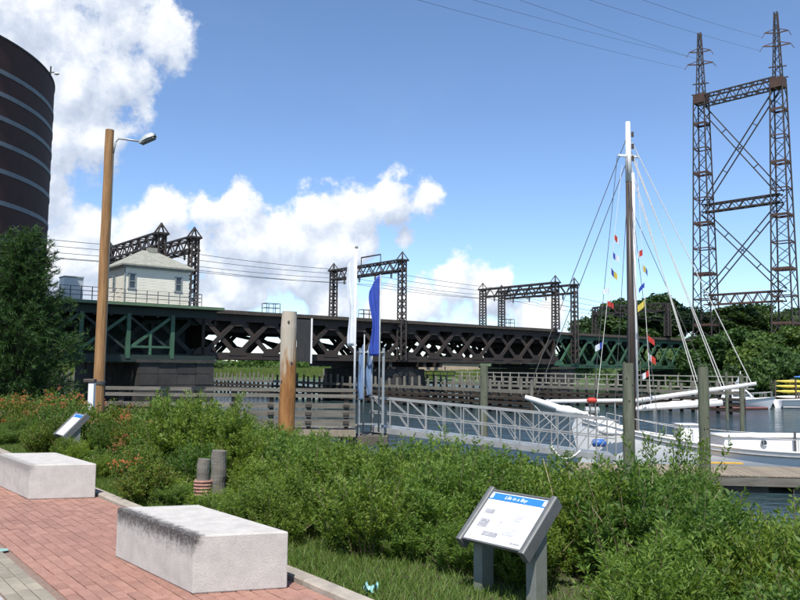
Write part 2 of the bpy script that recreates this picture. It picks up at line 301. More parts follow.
# ------------------------------------------------------------------ mesh helpers
def V(*a): return Vector(a)
class MB:
    def __init__(s): s.v = []; s.f = []
    def add(s, vs, fs):
        o = len(s.v); s.v += [tuple(v) for v in vs]; s.f += [tuple(i + o for i in f) for f in fs]; return s
    def box(s, c, size, R=None):
        c = Vector(c); vs = []
        for z in (-.5, .5):
            for y in (-.5, .5):
                for x in (-.5, .5):
                    p = Vector((x * size[0], y * size[1], z * size[2])); vs.append(c + (R @ p if R else p))
        return s.add(vs, [(0, 2, 3, 1), (4, 5, 7, 6), (0, 1, 5, 4), (2, 6, 7, 3), (0, 4, 6, 2), (1, 3, 7, 5)])
    def bar(s, p, q, w, h=None, up=(0, 0, 1)):
        p, q = Vector(p), Vector(q); d = q - p; L = d.length
        if L < 1e-6: return s
        d /= L; up = Vector(up)
        if abs(d.dot(up)) > 0.995: up = Vector((0, 1, 0)) if abs(d.y) < 0.9 else Vector((1, 0, 0))
        x = d.cross(up).normalized(); y = x.cross(d)
        return s.box((p + q) / 2, (w, L, h or w), Matrix((x, d, y)).transposed())
    def tube(s, pts, r, n=8, cap=True):
        pts = [Vector(p) for p in pts]; rs = r if isinstance(r, (list, tuple)) else [r] * len(pts)
        rings = []; vs = []
        for i, p in enumerate(pts):
            d = (pts[min(i + 1, len(pts) - 1)] - pts[max(i - 1, 0)]).normalized()
            a = Vector((0, 0, 1)) if abs(d.z) < 0.9 else Vector((1, 0, 0))
            x = d.cross(a).normalized(); y = d.cross(x)
            for k in range(n):
                t = 2 * math.pi * k / n; vs.append(p + (x * math.cos(t) + y * math.sin(t)) * rs[i])
        fs = []
        for i in range(len(pts) - 1):
            for k in range(n):
                a, b2 = i * n + k, i * n + (k + 1) % n; fs.append((a, b2, b2 + n, a + n))
        if cap: fs += [tuple(range(n - 1, -1, -1)), tuple(range((len(pts) - 1) * n, len(pts) * n))]
        return s.add(vs, fs)
    def prism(s, poly, ext):
        n = len(poly); ext = Vector(ext); a = [Vector(p) for p in poly]; b = [p + ext for p in a]
        return s.add(a + b, [tuple(range(n - 1, -1, -1)), tuple(range(n, 2 * n))] + [(i, (i + 1) % n, n + (i + 1) % n, n + i) for i in range(n)])
    def sphere(s, c, r, nu=10, nv=7):
        c = Vector(c); r = r if isinstance(r, (tuple, list)) else (r, r, r)
        vs = [c + Vector((0, 0, r[2]))]
        for j in range(1, nv):
            t = math.pi * j / nv
            for i in range(nu):
                a = 2 * math.pi * i / nu; vs.append(c + Vector((r[0] * math.sin(t) * math.cos(a), r[1] * math.sin(t) * math.sin(a), r[2] * math.cos(t))))
        vs.append(c - Vector((0, 0, r[2]))); fs = []
        for i in range(nu):
            fs.append((0, 1 + i, 1 + (i + 1) % nu))
            for j in range(nv - 2):
                a = 1 + j * nu + i; b2 = 1 + j * nu + (i + 1) % nu; fs.append((a, a + nu, b2 + nu, b2))
            l = 1 + (nv - 2) * nu; fs.append((len(vs) - 1, l + (i + 1) % nu, l + i))
        return s.add(vs, fs)
    def grid(s, fn, nu, nv):
        vs = [fn(i / nu, j / nv) for j in range(nv + 1) for i in range(nu + 1)]
        return s.add(vs, [(j * (nu + 1) + i, j * (nu + 1) + i + 1, (j + 1) * (nu + 1) + i + 1, (j + 1) * (nu + 1) + i) for j in range(nv) for i in range(nu)])
    def build(s, name, m, parent=None, local=False, smooth=False, bevel=0):
        o = None
        org = Vector((0, 0, 0))
        if parent is not None and not local:
            r = parent
            while r: org += r.location; r = r.parent
        me = bpy.data.meshes.new(name)
        me.from_pydata([(v[0] - org.x, v[1] - org.y, v[2] - org.z) for v in s.v], [], s.f)
        me.materials.append(M[m] if isinstance(m, str) else m); me.update()
        if smooth: me.polygons.foreach_set('use_smooth', [True] * len(me.polygons))
        o = bpy.data.objects.new(name, me); COL.objects.link(o)
        if parent is not None: o.parent = parent
        if bevel:
            b = o.modifiers.new('bevel', 'BEVEL'); b.width = bevel; b.segments = 2; b.limit_method = 'ANGLE'
        return o
def quads_mesh(name, arr, m, parent=None):          # arr: (n, k, 3) array of small faces, local coordinates
    n, k = arr.shape[:2]; me = bpy.data.meshes.new(name)
    me.vertices.add(n * k); me.vertices.foreach_set('co', arr.reshape(-1).astype(np.float32))
    me.loops.add(n * k); me.loops.foreach_set('vertex_index', np.arange(n * k, dtype=np.int32))
    me.polygons.add(n); me.polygons.foreach_set('loop_start', np.arange(0, n * k, k, dtype=np.int32))
    me.update(calc_edges=True); me.materials.append(M[m] if isinstance(m, str) else m)
    o = bpy.data.objects.new(name, me); COL.objects.link(o); o.parent = parent; return o
def tag(o, label, cat, group=None):
    o['label'] = label; o['category'] = cat
    if group: o['group'] = group
    return o
def thing(name, label, cat, loc=(0, 0, 0), group=None):
    o = bpy.data.objects.new(name, None); COL.objects.link(o); o.location = loc; o.empty_display_size = 0.3
    return tag(o, label, cat, group)
def structure(o): o['kind'] = 'structure'; return o
def stuff(o, label=None, cat=None):
    o['kind'] = 'stuff'
    if label: tag(o, label, cat)
    return o
def dup(root, loc, rz=0.0, scale=1.0, label=None):
    r = root.copy(); COL.objects.link(r); r.location = loc; r.rotation_euler = (0, 0, rz)
    r.scale = scale if isinstance(scale, (tuple, list)) else (scale,) * 3
    if label: r['label'] = label
    for ch in root.children:
        c = ch.copy(); COL.objects.link(c); c.parent = r
        for g2 in ch.children:
            d = g2.copy(); COL.objects.link(d); d.parent = c
    return r
def part_copy(o, parent, loc, rz=0.0):
    c = o.copy(); COL.objects.link(c); c.parent = parent; c.location = loc; c.rotation_euler = (0, 0, rz); return c
def sstep(a, b, x):
    t = max(0.0, min(1.0, (x - a) / (b - a))); return t * t * (3 - 2 * t)

# ------------------------------------------------------------------ the near bank and the plaza
C0 = V(-0.285, 6.171); A = V(-0.620, 0.785); B = V(0.785, 0.620)   # kerb line: origin, along it away from us, across it to the river
PLZ = 2.70
def LD(l, d, z): p = C0 + A * l + B * d; return V(p.x, p.y, z)
def ld(x, y): q = V(x - C0.x, y - C0.y); return q.dot(A), q.dot(B)
def bank_z(x, y):
    l, d = ld(x, y)
    if d < 0.2: return PLZ - 0.10
    z = PLZ - 0.06 - 0.10 * sstep(0.2, 2.5, d) - 2.55 * sstep(2.0, 10.5, d) - 2.2 * sstep(9.5, 16, d)
    return z + 0.05 * math.sin(x * 2.1) * math.sin(y * 1.7) * sstep(0.5, 2, d)
def river_bank():
    us = [-120, -60, -30, -15, -8, -4] + [-3 + 0.5 * i for i in range(60)] + [28, 32, 38, 46, 60, 80, 120]
    ds = [-150, -60, -20, -8, -4, -2.6, -1] + [0.15 + 0.3 * i for i in range(56)] + [18, 24, 40]
    mb = MB(); nu, nd = len(us), len(ds)
    for d in ds:
        for l in us:
            p = C0 + A * l + B * d; mb.v.append((p.x, p.y, bank_z(p.x, p.y)))
    mb.f = [(j * nu + i, j * nu + i + 1, (j + 1) * nu + i + 1, (j + 1) * nu + i) for j in range(nd - 1) for i in range(nu - 1)]
    structure(mb.build('river_bank', 'soil', smooth=True))
river_bank()
wm = MB(); wm.add([(-2500, -300, 0), (2500, -300, 0), (2500, 4500, 0), (-2500, 4500, 0)], [(0, 1, 2, 3)])
structure(wm.build('water', 'water'))
bed = MB(); bed.add([(-2600, -400, -2.6), (2600, -400, -2.6), (2600, 4600, -2.6), (-2600, 4600, -2.6)], [(0, 1, 2, 3)])
structure(bed.build('river_bed', 'soil'))

RZ = math.atan2(A.y, A.x)
def plaza():
    mb = MB(); mb.add([LD(l, d, PLZ - 0.012) for l, d in ((-6, -9), (40, -9), (40, -0.16), (-6, -0.16))], [(0, 1, 2, 3)])
    pz = structure(mb.build('plaza_pavement', 'joint'))
    rnd = random.Random(4)
    def block(w, h, m, nm):               # one paver, length along local x, slightly bevelled on top
        b = MB(); t, c = 0.014, 0.004
        lo = [(-w/2, -h/2), (w/2, -h/2), (w/2, h/2), (-w/2, h/2)]; hi = [(x - math.copysign(c, x), y - math.copysign(c, y)) for x, y in lo]
        b.add([(x, y, -0.03) for x, y in lo] + [(x, y, t - c) for x, y in lo] + [(x, y, t) for x, y in hi],
              [(8, 9, 10, 11)] + [(i, (i+1) % 4, 4 + (i+1) % 4, 4 + i) for i in range(4)] + [(4 + i, 4 + (i+1) % 4, 8 + (i+1) % 4, 8 + i) for i in range(4)])
        return b
    spots = []
    rows = 16
    for r in range(rows):
        d = -0.21 - 0.1015 * r
        for i in range(-8, 66):
            spots.append(((i + 0.5 * (r % 2)) * 0.203 + rnd.uniform(-.003, .003), d + rnd.uniform(-.002, .002)))
    def seen(l, d):
        x, y = PJ(LD(l, d, PLZ)); return -15 < x < 380 and 480 < y < 612
    cand = sorted([s for s in spots if seen(*s)], key=lambda s: (LD(*s, PLZ) - CAM).length)
    proto = block(0.195, 0.0945, 'brick', 'brick').build('brick', 'brick', pz, local=True)
    near = cand[:300]
    for k, s in enumerate(near):
        o = proto if k == 0 else part_copy(proto, pz, (0, 0, 0))
        o.location = LD(*s, PLZ - 0.010 + rnd.uniform(-.002, .002)); o.rotation_euler = (rnd.uniform(-.006, .006), rnd.uniform(-.006, .006), RZ + rnd.uniform(-.01, .01))
    ns = set(near); rest = MB(); u3 = V(A.x, A.y, 0); w3 = V(B.x, B.y, 0)
    R = Matrix((u3, w3 * -1, V(0, 0, 1))).transposed()
    for s in spots:
        if s not in ns: rest.box(LD(*s, PLZ - 0.012 + rnd.uniform(-.002, .002)), (0.195, 0.0945, 0.032), R)
    stuff(rest.build('brick_paving', 'brick', pz))
    # tan soldier course, granite strip, grey pavers beyond it
    def strip(nm, m, l0, l1, dl, d, w, n=300):
        first = None; l = l0; cnt = 0
        while l < l1:
            if seen(l, d) or True:
                if first is None:
                    first = block(dl * 0.965, w, m, nm).build(nm, m, pz, local=True); o = first
                else: o = part_copy(first, pz, (0, 0, 0))
                o.location = LD(l, d, PLZ - 0.010 + rnd.uniform(-.002, .002)); o.rotation_euler = (0, 0, RZ + rnd.uniform(-.006, .006))
            l += dl
    for k in range(3): strip('tan_paver', 'tan_paver', -1.0 + 0.07 * (k % 2), 6.0, 0.203, -1.90 - 0.1015 * k, 0.096)
    strip('granite_strip', 'granite', -1.0, 6.5, 0.9, -2.235, 0.13)
    for k in range(4): strip('grey_paver', 'grey_paver', -1.0 + 0.1 * (k % 2), 6.0, 0.203, -2.36 - 0.1015 * k, 0.096)
    kp = MB()
    kp.prism([(-0.6, -0.075, -0.06), (-0.6, 0.075, -0.06), (-0.6, 0.075, 0.035), (-0.6, 0.06, 0.05), (-0.6, -0.06, 0.05), (-0.6, -0.075, 0.035)], (1.19, 0, 0))
    kb = kp.build('kerb_stone', 'kerb', pz, local=True)
    for k in range(22):
        o = kb if k == 0 else part_copy(kb, pz, (0, 0, 0))
        o.location = LD(-2.4 + 1.2 * k, -0.08, PLZ + rnd.uniform(-.006, .006)); o.rotation_euler = (0, 0, RZ + rnd.uniform(-.006, .006))
    ch = MB(); p0 = PZ(2, 551, PLZ)
    l, d = ld(p0.x, p0.y)
    ch.add([LD(l + a, d + b, PLZ + 0.0085) for a, b in ((-.09, -.10), (-.05, .05), (.04, .06), (.10, -.02), (.06, -.12))], [(0, 1, 2, 3, 4)])
    ch.build('paint_mark', 'chalk', pz)
plaza()

# ------------------------------------------------------------------ granite benches (skewed blocks)
def bench(front, u, w, label, amount):
    # front: near bottom corner, u: along the long side, w: along the short side
    c = V(*front, PLZ + 0.003); u = V(*u, 0); w = V(*w, 0); H = 0.45
    t = tag(bpy.data.objects.new('granite_bench', None), label, 'bench', 'granite block benches'); COL.objects.link(t)
    t.location = c; ex = u.normalized(); t.rotation_euler = (0, 0, math.atan2(ex.y, ex.x))
    def loc(v): a = math.atan2(ex.y, ex.x); return V(v.x * math.cos(a) + v.y * math.sin(a), -v.x * math.sin(a) + v.y * math.cos(a), v.z)
    lu, lw = loc(u), loc(w); sgn = -1 if lw.y < 0 else 1
    mb = MB(); mb.prism([V(0, 0, 0), lu, lu + lw, lw], (0, 0, H))
    m = stained_granite('granite_bench_' + ('a' if amount > .6 else 'b'), amount)
    # local y is negative across: flip so that grime coordinate grows across the top
    nt = m.node_tree
    o = mb.build('block', m, t, local=True, bevel=0.012)
    if sgn < 0:
        for n in nt.nodes:
            if n.bl_idname == 'ShaderNodeMath' and n.operation == 'MULTIPLY' and abs(n.inputs[1].default_value - 1.6) < 1e-4: n.inputs[1].default_value = -1.6
    return t
bench((-1.60, 6.26), (-1.03, 1.17), (0.715, 0.19), 'granite block bench with black grime along its edge, nearest us', 1.0)
bench((-4.85, 10.40), (-1.10, 1.27), (0.80, 0.19), 'clean pale granite block bench beside the smaller sign, at the left edge', 0.45)

# ------------------------------------------------------------------ interpretive signs
def info_sign(c, th, tilt, w, h, label, detail):
    c = Vector(c); e1 = V(math.cos(th), -math.sin(th), 0); n = V(math.sin(th), math.cos(th), 0)
    e2 = n * math.cos(tilt) + V(0, 0, math.sin(tilt)); e3 = e1.cross(e2)
    gz = bank_z(c.x, c.y)
    t = thing('information_sign', label, 'sign', (c.x, c.y, gz), 'interpretive signs')
    R = Matrix((e1, e2, e3)).transposed()
    def S(a, b, k): return c + e1 * a + e2 * b + e3 * k
    panel = MB().box(S(0, 0, -0.012), (w + 0.02, h + 0.03, 0.018), R).build('panel', 'sign_white', t)
    MB().box(S(0, h / 2 - 0.035, 0.0008), (w - 0.004, 0.07, 0.0024), R).build('title_band', 'sign_blue', panel)
    for sgn, nm in ((-1, 'side_rail'), (1, 'side_rail')):
        x = sgn * (w / 2 + 0.032)
        mb = MB(); prof = [(-0.030, -0.10), (0.030, -0.10), (0.030, 0.012), (0.014, 0.022), (-0.014, 0.022), (-0.030, 0.012)]
        mb.prism([S(x + a, -h / 2 - 0.05, k) for a, k in prof], e2 * (h + 0.10))
        mb.build(nm, 'sign_frame', t, bevel=0.004)
        pw, pd = 0.10, 0.15
        Rp = Matrix((e1, n, V(0, 0, 1))).transposed()
        pc = c + e1 * (sgn * (w / 2 - 0.02)) + n * 0.04
        # a post cut to the slope of the panel
        xs = e1 * (pw / 2); lo = gz - 0.25; poly = []
        for dn in (-pd / 2, pd / 2):
            top = c.z + (0.04 + dn) * math.tan(tilt) - 0.115 / math.cos(tilt) + 0.04
            poly.append((dn, top))
        q = [pc - xs + n * -pd / 2, pc - xs + n * pd / 2]
        a0 = V(q[0].x, q[0].y, lo); b0 = V(q[1].x, q[1].y, lo); b1 = V(q[1].x, q[1].y, poly[1][1]); a1 = V(q[0].x, q[0].y, poly[0][1])
        MB().prism([a0, b0, b1, a1], xs * 2).build('post', 'sign_post', t, bevel=0.004)
    MB().box(S(0, -h / 2 - 0.022, -0.008), (w + 0.004, 0.016, 0.034), R).build('lower_trim', 'sign_frame', t)
    MB().box(S(0, h / 2 + 0.022, -0.008), (w + 0.004, 0.016, 0.034), R).build('upper_trim', 'sign_frame', t)
    for sgn in (-1, 1): MB().box(S(sgn * (w / 2 - 0.022), h / 2 - 0.035, 0.0026), (0.032, 0.05, 0.0016), R).build('emblem', 'sign_white', panel)
    if detail:
        for (x, y, a, b, m) in ((-.21, .05, .10, .045, 'sign_grey'), (-.20, -.075, .10, .085, 'sign_grey'), (-.07, -.175, .16, .045, 'sign_grey'), (.12, .03, .07, .07, 'sign_pale'),
                                (.10, -.12, .13, .075, 'sign_pale'), (-.03, .0, .03, .10, 'sign_pale'), (.22, -.22, .10, .012, 'sign_grey')):
            MB().box(S(x, y, 0.0), (a, b, 0.0015), R).build('picture', m, panel)
        for (x0, x1, y0, k) in ((-.13, -.05, .13, 4), (-.12, -.06, .03, 5), (.02, .10, .12, 5), (.18, .27, .10, 9), (.18, .27, -.05, 8), (-.02, .02, -.09, 3)):
            lines = MB()
            for i in range(k): lines.box(S((x0 + x1) / 2 + (0.006 if i % 3 == 2 else 0), y0 - i * 0.014, -0.0004), (x1 - x0 - (0.012 if i % 3 == 2 else 0), 0.0035, 0.0012), R)
            stuff(lines.build('text_lines', 'sign_pale', panel))
        cu = bpy.data.curves.new('title', 'FONT'); cu.body = 'Life in a Bay'; cu.size = 0.05; cu.align_x = 'CENTER'; cu.align_y = 'CENTER'; cu.shear = 0.25; cu.extrude = 0.0006
        to = bpy.data.objects.new('title_tmp', cu); COL.objects.link(to)
        dg = bpy.context.evaluated_depsgraph_get(); me = bpy.data.meshes.new_from_object(to.evaluated_get(dg)); bpy.data.objects.remove(to)
        me.materials.clear(); me.materials.append(M['sign_white'])
        ob = bpy.data.objects.new('title', me); COL.objects.link(ob); ob.parent = panel
        mw = R.to_4x4(); mw.translation = S(-0.02, h / 2 - 0.036, 0.0030) - t.location; ob.matrix_local = mw
    return t
info_sign((0.907, 6.652, 3.231), 0.83, 0.722, 0.61, 0.495, 'grey framed sign with white panel and blue title band, in front', True)
info_sign((-6.337, 15.157, 3.315), 0.93, 0.80, 0.61, 0.495, 'small grey framed sign seen edge on behind the left bench', False)

# ------------------------------------------------------------------ theatre drum
def theater():
    r = 15.0; T0 = PY(54.5, 90, 62.0); k = V(T0.x, T0.y, 0).normalized(); nrm = V(-k.y, k.x, 0)
    c = V(T0.x, T0.y, 0) + nrm * r; ztop = T0.z
    t = thing('round_theater_building', 'tall round dark brick building with pale horizontal bands', 'building', (c.x, c.y, 1.5))
    def hit(px, py):
        d = ray(px, py); a = d.x**2 + d.y**2; b = -2 * (d.x * c.x + d.y * c.y); q = c.x**2 + c.y**2 - r * r
        return CAM.z + d.z * (-b - math.sqrt(b * b - 4 * a * q)) / (2 * a)
    N = 160
    def ring(mb, r0, r1, z0, z1):
        vs = [(c.x + rr * math.cos(2 * math.pi * i / N), c.y + rr * math.sin(2 * math.pi * i / N), z) for (rr, z) in ((r0, z0), (r1, z0), (r1, z1), (r0, z1)) for i in range(N)]
        fs = []
        for s in range(4):
            for i in range(N): fs.append((s * N + i, s * N + (i + 1) % N, ((s + 1) % 4) * N + (i + 1) % N, ((s + 1) % 4) * N + i))
        mb.add(vs, fs)
    mb = MB(); ring(mb, r - 0.6, r, 1.4, ztop); mb.add([(c.x + (r - .55) * math.cos(2 * math.pi * i / N), c.y + (r - .55) * math.sin(2 * math.pi * i / N), ztop - 0.7) for i in range(N)], [tuple(range(N))])
    mb.build('drum_wall', 'theater', t, smooth=False)
    cp = MB(); ring(cp, r - 0.65, r + 0.05, ztop + 0.003, ztop + 0.14); cp.build('coping', 'steel_dark', t)
    for y in (71.5, 94, 118, 143.5, 171, 203, 238.5, 277): 
        z = hit(1, y); bd = MB(); ring(bd, r - 0.1, r + 0.04, z - 0.16, z + 0.16); bd.build('band', 'theater_band', t)
    p = PY(52.5, 72, 61.0); p = V(p.x - .15, p.y, ztop + 0.1)
    cm = MB(); cm.tube([p, p + V(0, 0, 1.5)], 0.06, 6); cm.bar(p + V(-.15, 0, 1.0), p + V(0.55, 0, 1.0), 0.07); cm.build('camera_bracket', 'steel_dark', t)
    MB().sphere(p + V(0.5, 0, 0.9), (0.22, 0.16, 0.13)).build('camera_head', 'white_paint', t, smooth=True)
theater()

# ------------------------------------------------------------------ railway bridge
BO = V(-22.1, 86.0); BU = V(0.773, 0.634); BV = V(-0.634, 0.773)
def BP(s, t, z): p = BO + BU * s + BV * t; return V(p.x, p.y, z)
U3 = V(BU.x, BU.y, 0); V3 = V(BV.x, BV.y, 0)
def bridge_s(px, t=0.0):
    k = (px - 400) / FPX; o = BO + BV * t; return (-o.x + o.y * k) / (BU.x - BU.y * k)
ZB, ZT = 5.05, 10.15
def truss(root, s0, s1, t, zb, zt, n, m, cd=0.75, posts=False, dw=0.52, m2=None):
    m2 = m2 or m
    MB().bar(BP(s0, t, zb + cd / 2), BP(s1, t, zb + cd / 2), 0.5, cd).build('bottom_chord', m2, root)
    MB().bar(BP(s0, t, zt - cd / 2), BP(s1, t, zt - cd / 2), 0.5, cd).build('top_chord', m2, root)
    P = (s1 - s0) / n; za, zc = zb + cd * 0.6, zt - cd * 0.6
    for i in range(n):
        a = s0 + P * i
        MB().bar(BP(a, t - 0.16, za), BP(a + P, t - 0.16, zc), dw, 0.20, U3.cross(V(0, 0, 1))).build('diagonal', m, root)
        MB().bar(BP(a, t - 0.07, zc), BP(a + P, t - 0.07, za), dw, 0.20, U3.cross(V(0, 0, 1))).build('diagonal', m, root)
        if posts and i: MB().bar(BP(a, t, za), BP(a, t, zc), 0.3, 0.36, U3).build('post', m, root)
    if t > 1: return
    gm = None
    for i in range(n + 1):
        a = s0 + P * i
        for z, sg in ((zc, -1), (za, 1)):
            g = MB(); g.prism([BP(a - 1.15, t - .30, z), BP(a + 1.15, t - .30, z), BP(a + .95, t - .30, z + sg * .45), BP(a + .4, t - .30, z + sg * .85), BP(a - .4, t - .30, z + sg * .85), BP(a - .95, t - .30, z + sg * .45)], V3 * 0.06)
            g.build('gusset_plate', m, root)
def swing_span():
    r = thing('swing_bridge_span', 'dark brown steel lattice truss swing span over the river', 'bridge', BP(30, 7, 4.4))
    for t in (0, 7.2, 14.4): truss(r, 0.3, 60.3, t, ZB, ZT, 14, 'steel_brown', 0.78)
    for s in (0.3, 60.3): MB().bar(BP(s, -.3, (ZB + ZT) / 2), BP(s, 14.7, (ZB + ZT) / 2), 0.35, ZT - ZB - 0.1).build('end_frame', 'steel_brown', r)
    for s in range(2, 60, 4):
        MB().bar(BP(s, 0.3, ZT - 0.9), BP(s, 14.1, ZT - 0.9), 0.4, 0.9).build('floor_beam', 'steel_brown', r)
        if s % 8 == 2: MB().bar(BP(s, 0.3, ZB + 0.4), BP(s, 14.1, ZB + 0.4), 0.3, 0.5).build('floor_beam', 'steel_brown', r)
    for t in (2.2, 4.6, 9.6, 12.2): MB().bar(BP(0.6, t, ZT - 1.0), BP(60, t, ZT - 1.0), 0.35, 1.8).build('track_stringer', 'steel_dark', r)
    for k in range(7):
        a = 2 + 8.4 * k
        for (p, q) in (((a, .4), (a + 4, 14)), ((a + 4, .4), (a, 14))): MB().bar(BP(*p, ZB + 1.1), BP(*q, ZT - 1.6), 0.3, 0.4).build('sway_brace', 'steel_dark', r)
    MB().bar(BP(0.1, 7.2, ZT + 0.22), BP(60.5, 7.2, ZT + 0.22), 15.9, 0.42).build('track_deck', 'board_dark', r)
    for s, px0 in ((bridge_s(265), 1), (bridge_s(505), 1), (bridge_s(362), 1)):
        c = MB(); z0 = ZT + 0.44
        for a in (0, 0.9, 1.8):
            for b in (-0.35, 0.75): c.bar(BP(s + a, b, z0), BP(s + a, b, z0 + 1.15), 0.07)
        for z in (0.6, 1.12):
            for b in (-0.35, 0.75): c.bar(BP(s, b, z0 + z), BP(s + 1.8, b, z0 + z), 0.06)
            for a in (0, 1.8): c.bar(BP(s + a, -.35, z0 + z), BP(s + a, .75, z0 + z), 0.06)
        c.build('guard_cage', 'steel_dark', r)
    # cross members low over the pivot
    mb = MB()
    for a in (24, 27, 33, 36): mb.bar(BP(a, -0.1, ZB - 0.35), BP(a, 14.5, ZB - 0.35), 0.5, 0.68)
    mb.build('pivot_girder', 'steel_dark', r)
swing_span()
def drum_pier():
    c = BP(30, 7.2, 0); t = thing('pivot_pier', 'round dark stone pivot pier under the swing span', 'pier', (c.x, c.y, -1))
    rnd = random.Random(2); N = 28
    for k in range(5):
        z0 = -1.0 + k * 1.02; mb = MB()
        for i in range(N):
            a0 = 2 * math.pi * (i + (k % 2) * .5) / N + .006; a1 = 2 * math.pi * (i + 1 + (k % 2) * .5) / N - .006
            r1 = 7.4 - k * 0.08 + rnd.uniform(-.06, .06); r0 = 6.0
            mb.add([(c.x + rr * math.cos(a), c.y + rr * math.sin(a), z) for z in (z0 + .015, z0 + 1.0) for (rr, a) in ((r0, a0), (r1, a0), (r1, a1), (r0, a1))],
                   [(0, 3, 2, 1), (4, 5, 6, 7), (0, 1, 5, 4), (1, 2, 6, 5), (2, 3, 7, 6)])
        mb.build('stone_course', 'pier_stone', t)
    MB().tube([V(c.x, c.y, -1), V(c.x, c.y, 4.1)], 6.9, 32).build('core', 'pier_stone', t)
    MB().tube([V(c.x, c.y, 4.12), V(c.x, c.y, 4.36)], 6.2, 32).build('turntable', 'steel_dark', t)
drum_pier()
def stone_pier(name, label, s0, s1, t0, t1, ztop):
    c = BP((s0 + s1) / 2, (t0 + t1) / 2, -1); t = thing(name, label, 'pier', c, 'bridge piers')
    R = Matrix((U3, V3, V(0, 0, 1))).transposed(); rnd = random.Random(int(s0 * 7)); n = 5; H = (ztop + 1) / n
    MB().box(c + V(0, 0, (ztop + 1) / 2 - 0.02), (s1 - s0 - .3, t1 - t0 - .3, ztop + 1 - 0.04), R).build('core', 'pier_stone', t)
    for k in range(n):
        mb = MB(); z = -1 + (k + .5) * H
        ns = max(2, int((s1 - s0) / 1.7)); ntt = max(2, int((t1 - t0) / 1.7))
        for i in range(ns):
            w = (s1 - s0) / ns
            for tt in (t0 + .2, t1 - .2): mb.box(BP(s0 + (i + .5) * w, tt + rnd.uniform(-.04, .04), z), (w - .04, .4, H - .04), R)
        for i in range(ntt):
            w = (t1 - t0 - .9) / ntt
            for ss in (s0 + .2, s1 - .2): mb.box(BP(ss + rnd.uniform(-.04, .04), t0 + .45 + (i + .5) * w, z), (.4, w - .04, H - .04), R)
        mb.build('stone_course', 'pier_stone', t)
    MB().box(c + V(0, 0, ztop + 1.16), (s1 - s0 + .4, t1 - t0 + .4, 0.3), R).build('cap_stone', 'pier_stone', t)
stone_pier('stone_pier', 'black stone pier under the green house platform', -8.6, -0.6, -5.0, 15, 4.6)
stone_pier('stone_pier', 'dark stone pier where brown span meets green span', 60.0, 63.5, -1.5, 16, 4.3)
stone_pier('stone_pier', 'dark stone pier at the far right end of green span', 100.5, 104.5, -1.5, 16, 3.7)
def right_span():
    r = thing('green_truss_span', 'green lattice truss span behind the sailboat mast', 'bridge', BP(81, 7, 4))
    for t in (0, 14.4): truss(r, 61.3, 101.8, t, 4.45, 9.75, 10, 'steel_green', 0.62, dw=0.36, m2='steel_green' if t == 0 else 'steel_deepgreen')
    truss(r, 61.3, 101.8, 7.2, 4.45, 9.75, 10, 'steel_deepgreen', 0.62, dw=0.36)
    MB().bar(BP(61, 7.2, 9.98), BP(102, 7.2, 9.98), 15.7, 0.42).build('track_deck', 'board_dark', r)
    for s in range(64, 102, 4): MB().bar(BP(s, 0.3, 8.9), BP(s, 14.1, 8.9), 0.35, 0.8).build('floor_beam', 'steel_deepgreen', r)
right_span()
